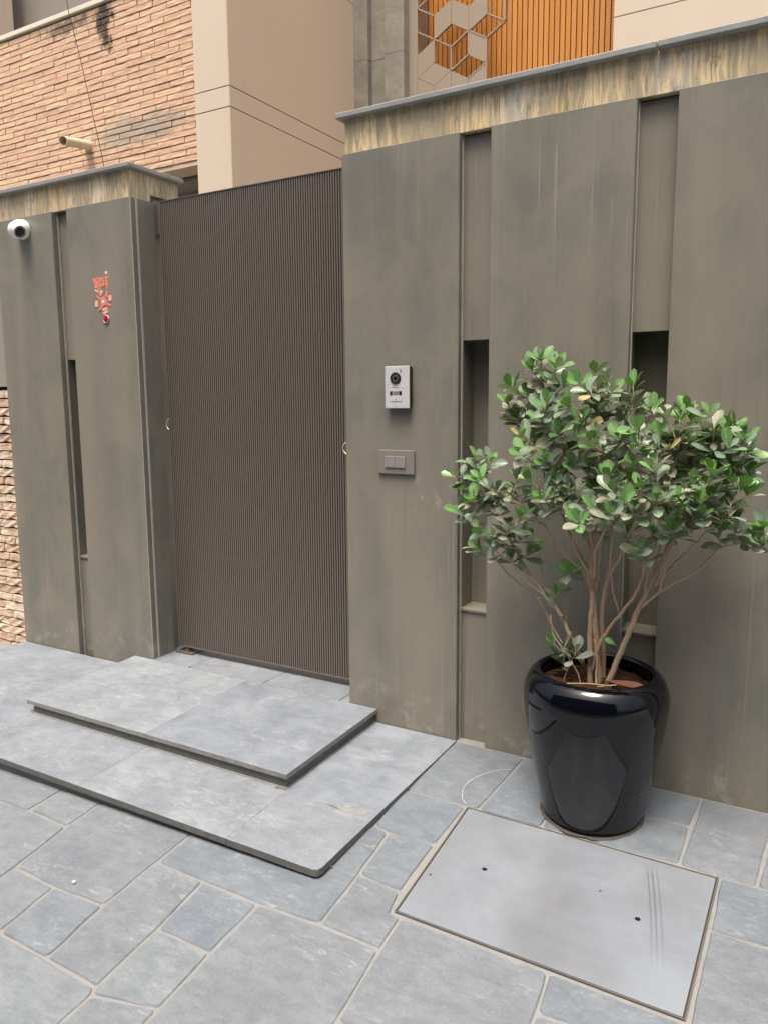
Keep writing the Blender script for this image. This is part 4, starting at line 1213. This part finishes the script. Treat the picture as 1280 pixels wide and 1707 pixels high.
TIPS = [[-0.923,-0.291,1.639],[-0.95,-0.305,1.608],[-1.041,-0.275,1.543],[-0.89,-0.3,1.554],[-0.837,-0.308,1.544],[-0.963,-0.275,1.524],[-0.995,-0.223,1.446],[-1.03,-0.235,1.428],[-1.069,-0.238,1.484],[-1.231,-0.343,1.221],[-1.152,-0.311,1.274],[-1.197,-0.337,1.175],[-1.092,-0.348,1.274],[-1.153,-0.354,1.131],[-1.204,-0.344,1.089],[-1.091,-0.272,1.154],[-1.052,-0.282,1.138],[-1.012,-0.284,1.216],[-1.054,-0.285,1.024],[-1.129,-0.346,0.95],[-1.074,-0.334,0.982],[-1.02,-0.302,0.924],[-0.951,-0.292,0.938],[-0.753,-0.2,1.597],[-0.726,-0.197,1.57],[-0.607,-0.276,1.541],[-0.775,-0.224,1.509],[-0.665,-0.218,1.473],[-0.623,-0.234,1.482],[-0.722,-0.267,1.456],[-0.554,-0.238,1.464],[-0.679,-0.276,1.525],[-0.807,-0.342,1.475],[-0.76,-0.348,1.432],[-0.828,-0.38,1.389],[-0.707,-0.405,1.35],[-0.792,-0.344,1.275],[-0.872,-0.378,1.292],[-0.967,-0.347,1.305],[-0.843,-0.35,1.229],[-0.76,-0.384,1.192],[-0.657,-0.394,1.241],[-0.7,-0.375,1.382],[-0.62,-0.392,1.376],[-0.557,-0.419,1.362],[-0.562,-0.404,1.402],[-0.521,-0.354,1.318],[-0.487,-0.311,1.445],[-0.447,-0.31,1.432],[-0.401,-0.252,1.419],[-0.428,-0.287,1.457],[-0.351,-0.262,1.387],[-0.317,-0.268,1.396],[-0.282,-0.281,1.405],[-0.378,-0.215,1.33],[-0.257,-0.295,1.37],[-0.242,-0.274,1.329],[-0.328,-0.295,1.311],[-0.241,-0.252,1.262],[-0.471,-0.287,1.349],[-0.422,-0.279,1.291],[-0.535,-0.46,1.22],[-0.571,-0.503,1.182],[-0.475,-0.479,1.184],[-0.673,-0.445,1.135],[-0.708,-0.525,1.11],[-0.603,-0.529,1.142],[-0.544,-0.512,1.152],[-0.491,-0.458,1.278],[-0.619,-0.473,1.209],[-0.424,-0.431,1.19],[-0.401,-0.422,1.15],[-0.353,-0.437,1.139],[-0.33,-0.409,1.193],[-0.353,-0.451,1.18],[-0.248,-0.385,1.226],[-0.224,-0.365,1.21],[-0.273,-0.36,1.11],[-0.306,-0.382,1.087],[-0.494,-0.359,1.06],[-0.536,-0.453,1.005],[-0.435,-0.426,1.083],[-0.178,-0.358,1.101],[-0.186,-0.377,1.064],[-0.808,-0.274,0.883],[-0.883,-0.221,0.738],[-0.864,-0.253,0.787],[-0.835,-0.233,0.538],[-0.859,-0.286,0.608],[-0.77,-0.296,0.591],[-0.675,-0.157,1.31],[-0.748,-0.229,1.488],[-0.763,-0.105,1.205],[-0.97,-0.116,1.39],[-1.05,-0.213,1.439],[-0.677,-0.159,1.303],[-0.318,-0.166,1.4],[-0.528,-0.209,1.331],[-0.626,-0.18,1.374],[-0.654,-0.207,1.347],[-0.847,-0.203,1.403],[-0.619,-0.201,1.351],[-0.64,-0.162,1.185],[-0.423,-0.122,1.201],[-0.924,-0.208,1.428],[-0.766,-0.131,1.26],[-0.376,-0.15,1.298],[-0.539,-0.17,1.329],[-0.316,-0.229,1.271],[-0.64,-0.124,1.398],[-0.65,-0.174,1.333],[-0.424,-0.235,1.33],[-0.842,-0.22,1.187],[-0.456,-0.121,1.228],[-0.824,-0.129,1.275],[-0.428,-0.225,1.269],[-0.824,-0.274,1.132],[-0.962,-0.21,1.069],[-0.607,-0.29,1.043],[-0.754,-0.25,1.267],[-0.669,-0.307,1.29],[-0.863,-0.44,1.164],[-0.965,-0.366,1.079],[-0.477,-0.208,1.229],[-0.521,-0.28,1.38],[-0.871,-0.302,1.106],[-0.849,-0.447,1.488],[-0.563,-0.382,1.278],[-0.288,-0.329,1.165],[-0.416,-0.316,1.352],[-1.106,-0.389,1.03],[-0.543,-0.267,1.112],[-0.398,-0.336,1.08],[-0.282,-0.288,1.281],[-0.854,-0.34,1.607],[-0.957,-0.213,1.357],[-1.079,-0.463,1.227],[-0.329,-0.424,1.273],[-0.394,-0.342,1.217],[-0.298,-0.374,1.237],[-0.841,-0.223,1.323],[-0.979,-0.284,1.15],[-1.125,-0.282,1.096],[-0.772,-0.375,1.382],[-0.956,-0.332,1.006],[-0.285,-0.383,1.35],[-0.895,-0.347,1.432],[-0.622,-0.294,1.237],[-0.908,-0.417,1.218],[-0.697,-0.266,1.055],[-0.744,-0.44,1.555],[-0.939,-0.45,1.382],[-0.647,-0.24,1.422],[-0.344,-0.398,1.45],[-0.734,-0.248,1.174],[-0.487,-0.215,1.104],[-0.895,-0.247,1.334]]
rs = random.Random(21)
SP = []
for pts, r0, r1 in STEMS:
    path = smooth_path([Vector(p) for p in pts], 4)
    path = [p + Vector((rs.uniform(-1, 1), rs.uniform(-1, 1), rs.uniform(-1, 1))) * 0.0022 for p in path]
    m_ = len(path)
    rad = [0.88 * (r0 + (r1 - r0) * (i / (m_ - 1)) ** 0.8) for i in range(m_)]
    tube('stem', path, rad, BARK, shrub, 9)
    SP += [(p, rad[i]) for i, p in enumerate(path) if i > m_ * 0.3]


def leaf_mesh(name, seed, mat):
    rr = random.Random(seed)
    st = [0.0, 0.10, 0.22, 0.40, 0.60, 0.78, 0.92, 1.0]
    hw = [0.016, 0.020, 0.085, 0.175, 0.240, 0.235, 0.150, 0.02]
    k = rr.uniform(0.85, 1.15)
    bend = rr.uniform(-0.10, 0.22)
    fold = rr.uniform(0.03, 0.10)
    tw = rr.uniform(-0.12, 0.12)
    V, F, A = [], [], []
    for t, w in zip(st, hw):
        w *= k
        zc = -bend * t * t
        for s in (-1, -0.5, 0, 0.5, 1):
            A.append((1 - abs(s), t, 0.0))
            V.append((s * w, t, zc + fold * abs(s) ** 1.5 * (w / 0.27) + s * w * tw * t))
    for i in range(len(st) - 1):
        for j in range(4):
            a = i * 5 + j
            F.append((a, a + 1, a + 6, a + 5))
    me = mesh(name, V, F, True)
    me.materials.append(mat)
    tint = rr.random()
    at = me.attributes.new('leafco', 'FLOAT_VECTOR', 'POINT')
    at.data.foreach_set('vector', [c for a in A for c in (a[0], a[1], tint)])
    return me


LEAVES = {c: [leaf_mesh('leaf', 500 + 10 * i + k, mt) for k in range(8)] for i, (c, mt) in enumerate((('A', LEAF_A), ('B', LEAF_B), ('C', LEAF_C), ('D', LEAF_D)))}
leaf_list = []
CAMP = Vector((0, -2.9966, 1.5))


def put_leaf(p, d, n, size, kind):
    d = d.normalized()
    n = (n - d * n.dot(d))
    if n.length < 1e-4: n = d.orthogonal()
    n.normalize()
    x = d.cross(n)
    m4 = Matrix((x, d, n)).transposed() * size
    m4 = m4.to_4x4()
    m4.translation = p
    leaf_list.append(((p + d * size * 0.5 - CAMP).length, m4, kind, rs.randrange(8)))


for ti, tp in enumerate(TIPS):
    T = Vector(tp)
    if T.y > -0.07: T.y = -0.07
    best = min(SP, key=lambda q: (q[0] - T).length + (0.25 if q[0].z > T.z - 0.02 else 0.0))
    S = best[0]
    L_ = (T - S).length
    mid = S.lerp(T, 0.55) + Vector((0, 0, -0.10 * L_)) + Vector((rs.uniform(-1, 1), rs.uniform(-1, 1), 0)) * 0.06 * L_
    path = smooth_path([S, mid, T], 4)
    r0 = min(best[1], 0.0035)
    tube('twig', path, [r0 + (0.0013 - r0) * i / (len(path) - 1) for i in range(len(path))], BARK, shrub, 5)
    ax = (path[-1] - path[-3]).normalized()
    ax = (ax + Vector((0, -0.15, 0.55))).normalized()
    low = T.z < 0.85
    n_l = rs.randint(9, 13) if not low else rs.randint(5, 9)
    run = min(max(0.05, L_ * 0.9), rs.uniform(0.16, 0.27))
    ph = rs.uniform(0, 6.28)
    s1 = ax.orthogonal().normalized()
    s2 = ax.cross(s1)
    for k in range(n_l):
        t = (k / max(1, n_l - 1)) ** 1.25               # 0 at the tip, 1 at the oldest leaf
        ph += 2.399 + rs.uniform(-0.25, 0.25)
        th = math.radians(20 + 68 * t ** 0.7 + rs.uniform(-12, 12))
        rad_ = s1 * math.cos(ph) + s2 * math.sin(ph)
        d = ax * math.cos(th) + rad_ * math.sin(th)
        n = ax * math.sin(th) - rad_ * math.cos(th)
        n = (n + Vector((rs.uniform(-1, 1), rs.uniform(-1, 1), rs.uniform(-1, 1))) * 0.35).normalized()
        # base on the twig
        q = T - ax * (0.004 + run * 0.35 * t)
        if t > 0.35:
            f_ = max(0.0, 1 - run * t / max(L_, 1e-3)) * (len(path) - 1)
            i0 = min(int(f_), len(path) - 2)
            q = path[i0].lerp(path[i0 + 1], f_ - i0)
        size = rs.uniform(0.052, 0.087) * (0.72 + 0.28 * min(1, t * 3 + 0.2)) * (0.85 if t > 0.7 else 1.0)
        e = q + d * size
        if e.y > -0.02: d.y -= 0.6
        kind = 'A' if t < 0.30 and rs.random() < 0.75 else ('B' if t < 0.72 or rs.random() < 0.45 else 'C')
        if kind == 'B' and rs.random() < 0.22: kind = 'C'
        if kind == 'C' and rs.random() < 0.05: kind = 'D'
        put_leaf(q, d, n, size, kind)
# two lone leaves low on the stems
put_leaf(Vector((-0.858, -0.290, 0.738)), Vector((-0.1, -0.5, 0.75)), Vector((0.2, -0.9, 0.3)), 0.055, 'C')
put_leaf(Vector((-0.628, -0.300, 0.640)), Vector((-0.7, -0.2, 0.5)), Vector((0.3, -0.6, 0.6)), 0.045, 'A')
leaf_list.sort(key=lambda q: q[0])
for dist_, m4, kind, v in leaf_list[:300]:
    o = link('leaf', LEAVES[kind][v], None, shrub)
    o.matrix_local = m4 if False else o.matrix_local
    o.matrix_basis = m4
mats = [LEAF_A, LEAF_B, LEAF_C, LEAF_D]
LA = []
V, F, MI = [], [], []
for dist_, m4, kind, v in leaf_list[300:]:
    me = LEAVES[kind][v]
    b0 = len(V)
    V += [tuple(m4 @ w.co) for w in me.vertices]
    tint = rs.random()
    LA += [c for w in me.attributes['leafco'].data for c in (w.vector[0], w.vector[1], tint)]
    for pl in me.polygons:
        F.append(tuple(b0 + i for i in pl.vertices)); MI.append('ABCD'.index(kind))
fm = mesh('foliage', V, F, True)
fm.attributes.new('leafco', 'FLOAT_VECTOR', 'POINT').data.foreach_set('vector', LA)
for mt in mats: fm.materials.append(mt)
fm.polygons.foreach_set('material_index', MI)
tag(link('foliage', fm, None, shrub), kind='stuff')

# dry leaf and straws lying on the soil
SZ = PC.z + 0.512
dl = leaf_mesh('dry_leaf', 77, DRYLEAF)
o = link('dry_leaf', dl, None, None)
o.location = (PC.x + 0.035, PC.y - 0.035, SZ + 0.012)
o.rotation_euler = (0.05, 0.12, -1.75)
o.scale = (0.10, 0.155, 0.10)
tag(o, 'curled brown dry leaf lying on the soil in the pot', 'leaf')
for i, (a, b) in enumerate([((-0.075, -0.105, 0.022), (0.075, -0.075, 0.030)), ((0.03, -0.09, 0.024), (0.15, -0.03, 0.016))]):
    o = tube('straw', [PC + Vector((a[0], a[1], 0.492 + a[2])), PC + Vector(((a[0] + b[0]) / 2, (a[1] + b[1]) / 2, 0.500 + a[2])), PC + Vector((b[0], b[1], 0.492 + b[2]))], 0.0022, STRAW, None, 5)
    tag(o, ('longer straw lying across the stems on the soil', 'shorter straw lying beside the dry leaf on the soil')[i], 'straw')

# ================================================================== invented unseen house across the street: darkens the glaze reflection, blocks frontal sky
oh = empty('added_opposite_house', (0, -9.0, gz(0, -5)), 'invented plain house across the street, out of view, mirrored in the pot glaze', 'house')
box('wall', -14, 9, -11.5, -9.0, -0.2, 7.0, OPP, oh)
for i in range(6):
    for j in range(2):
        x0 = -11.5 + i * 3.4
        w_ = box('window', x0, x0 + 1.4, -9.02, -8.99, 0.9 + j * 3.0, 2.3 + j * 3.0, GLASS_OPP, oh)
box('roof', -14.2, 9.2, -11.6, -8.7, 7.0005, 7.25, OPP, oh)
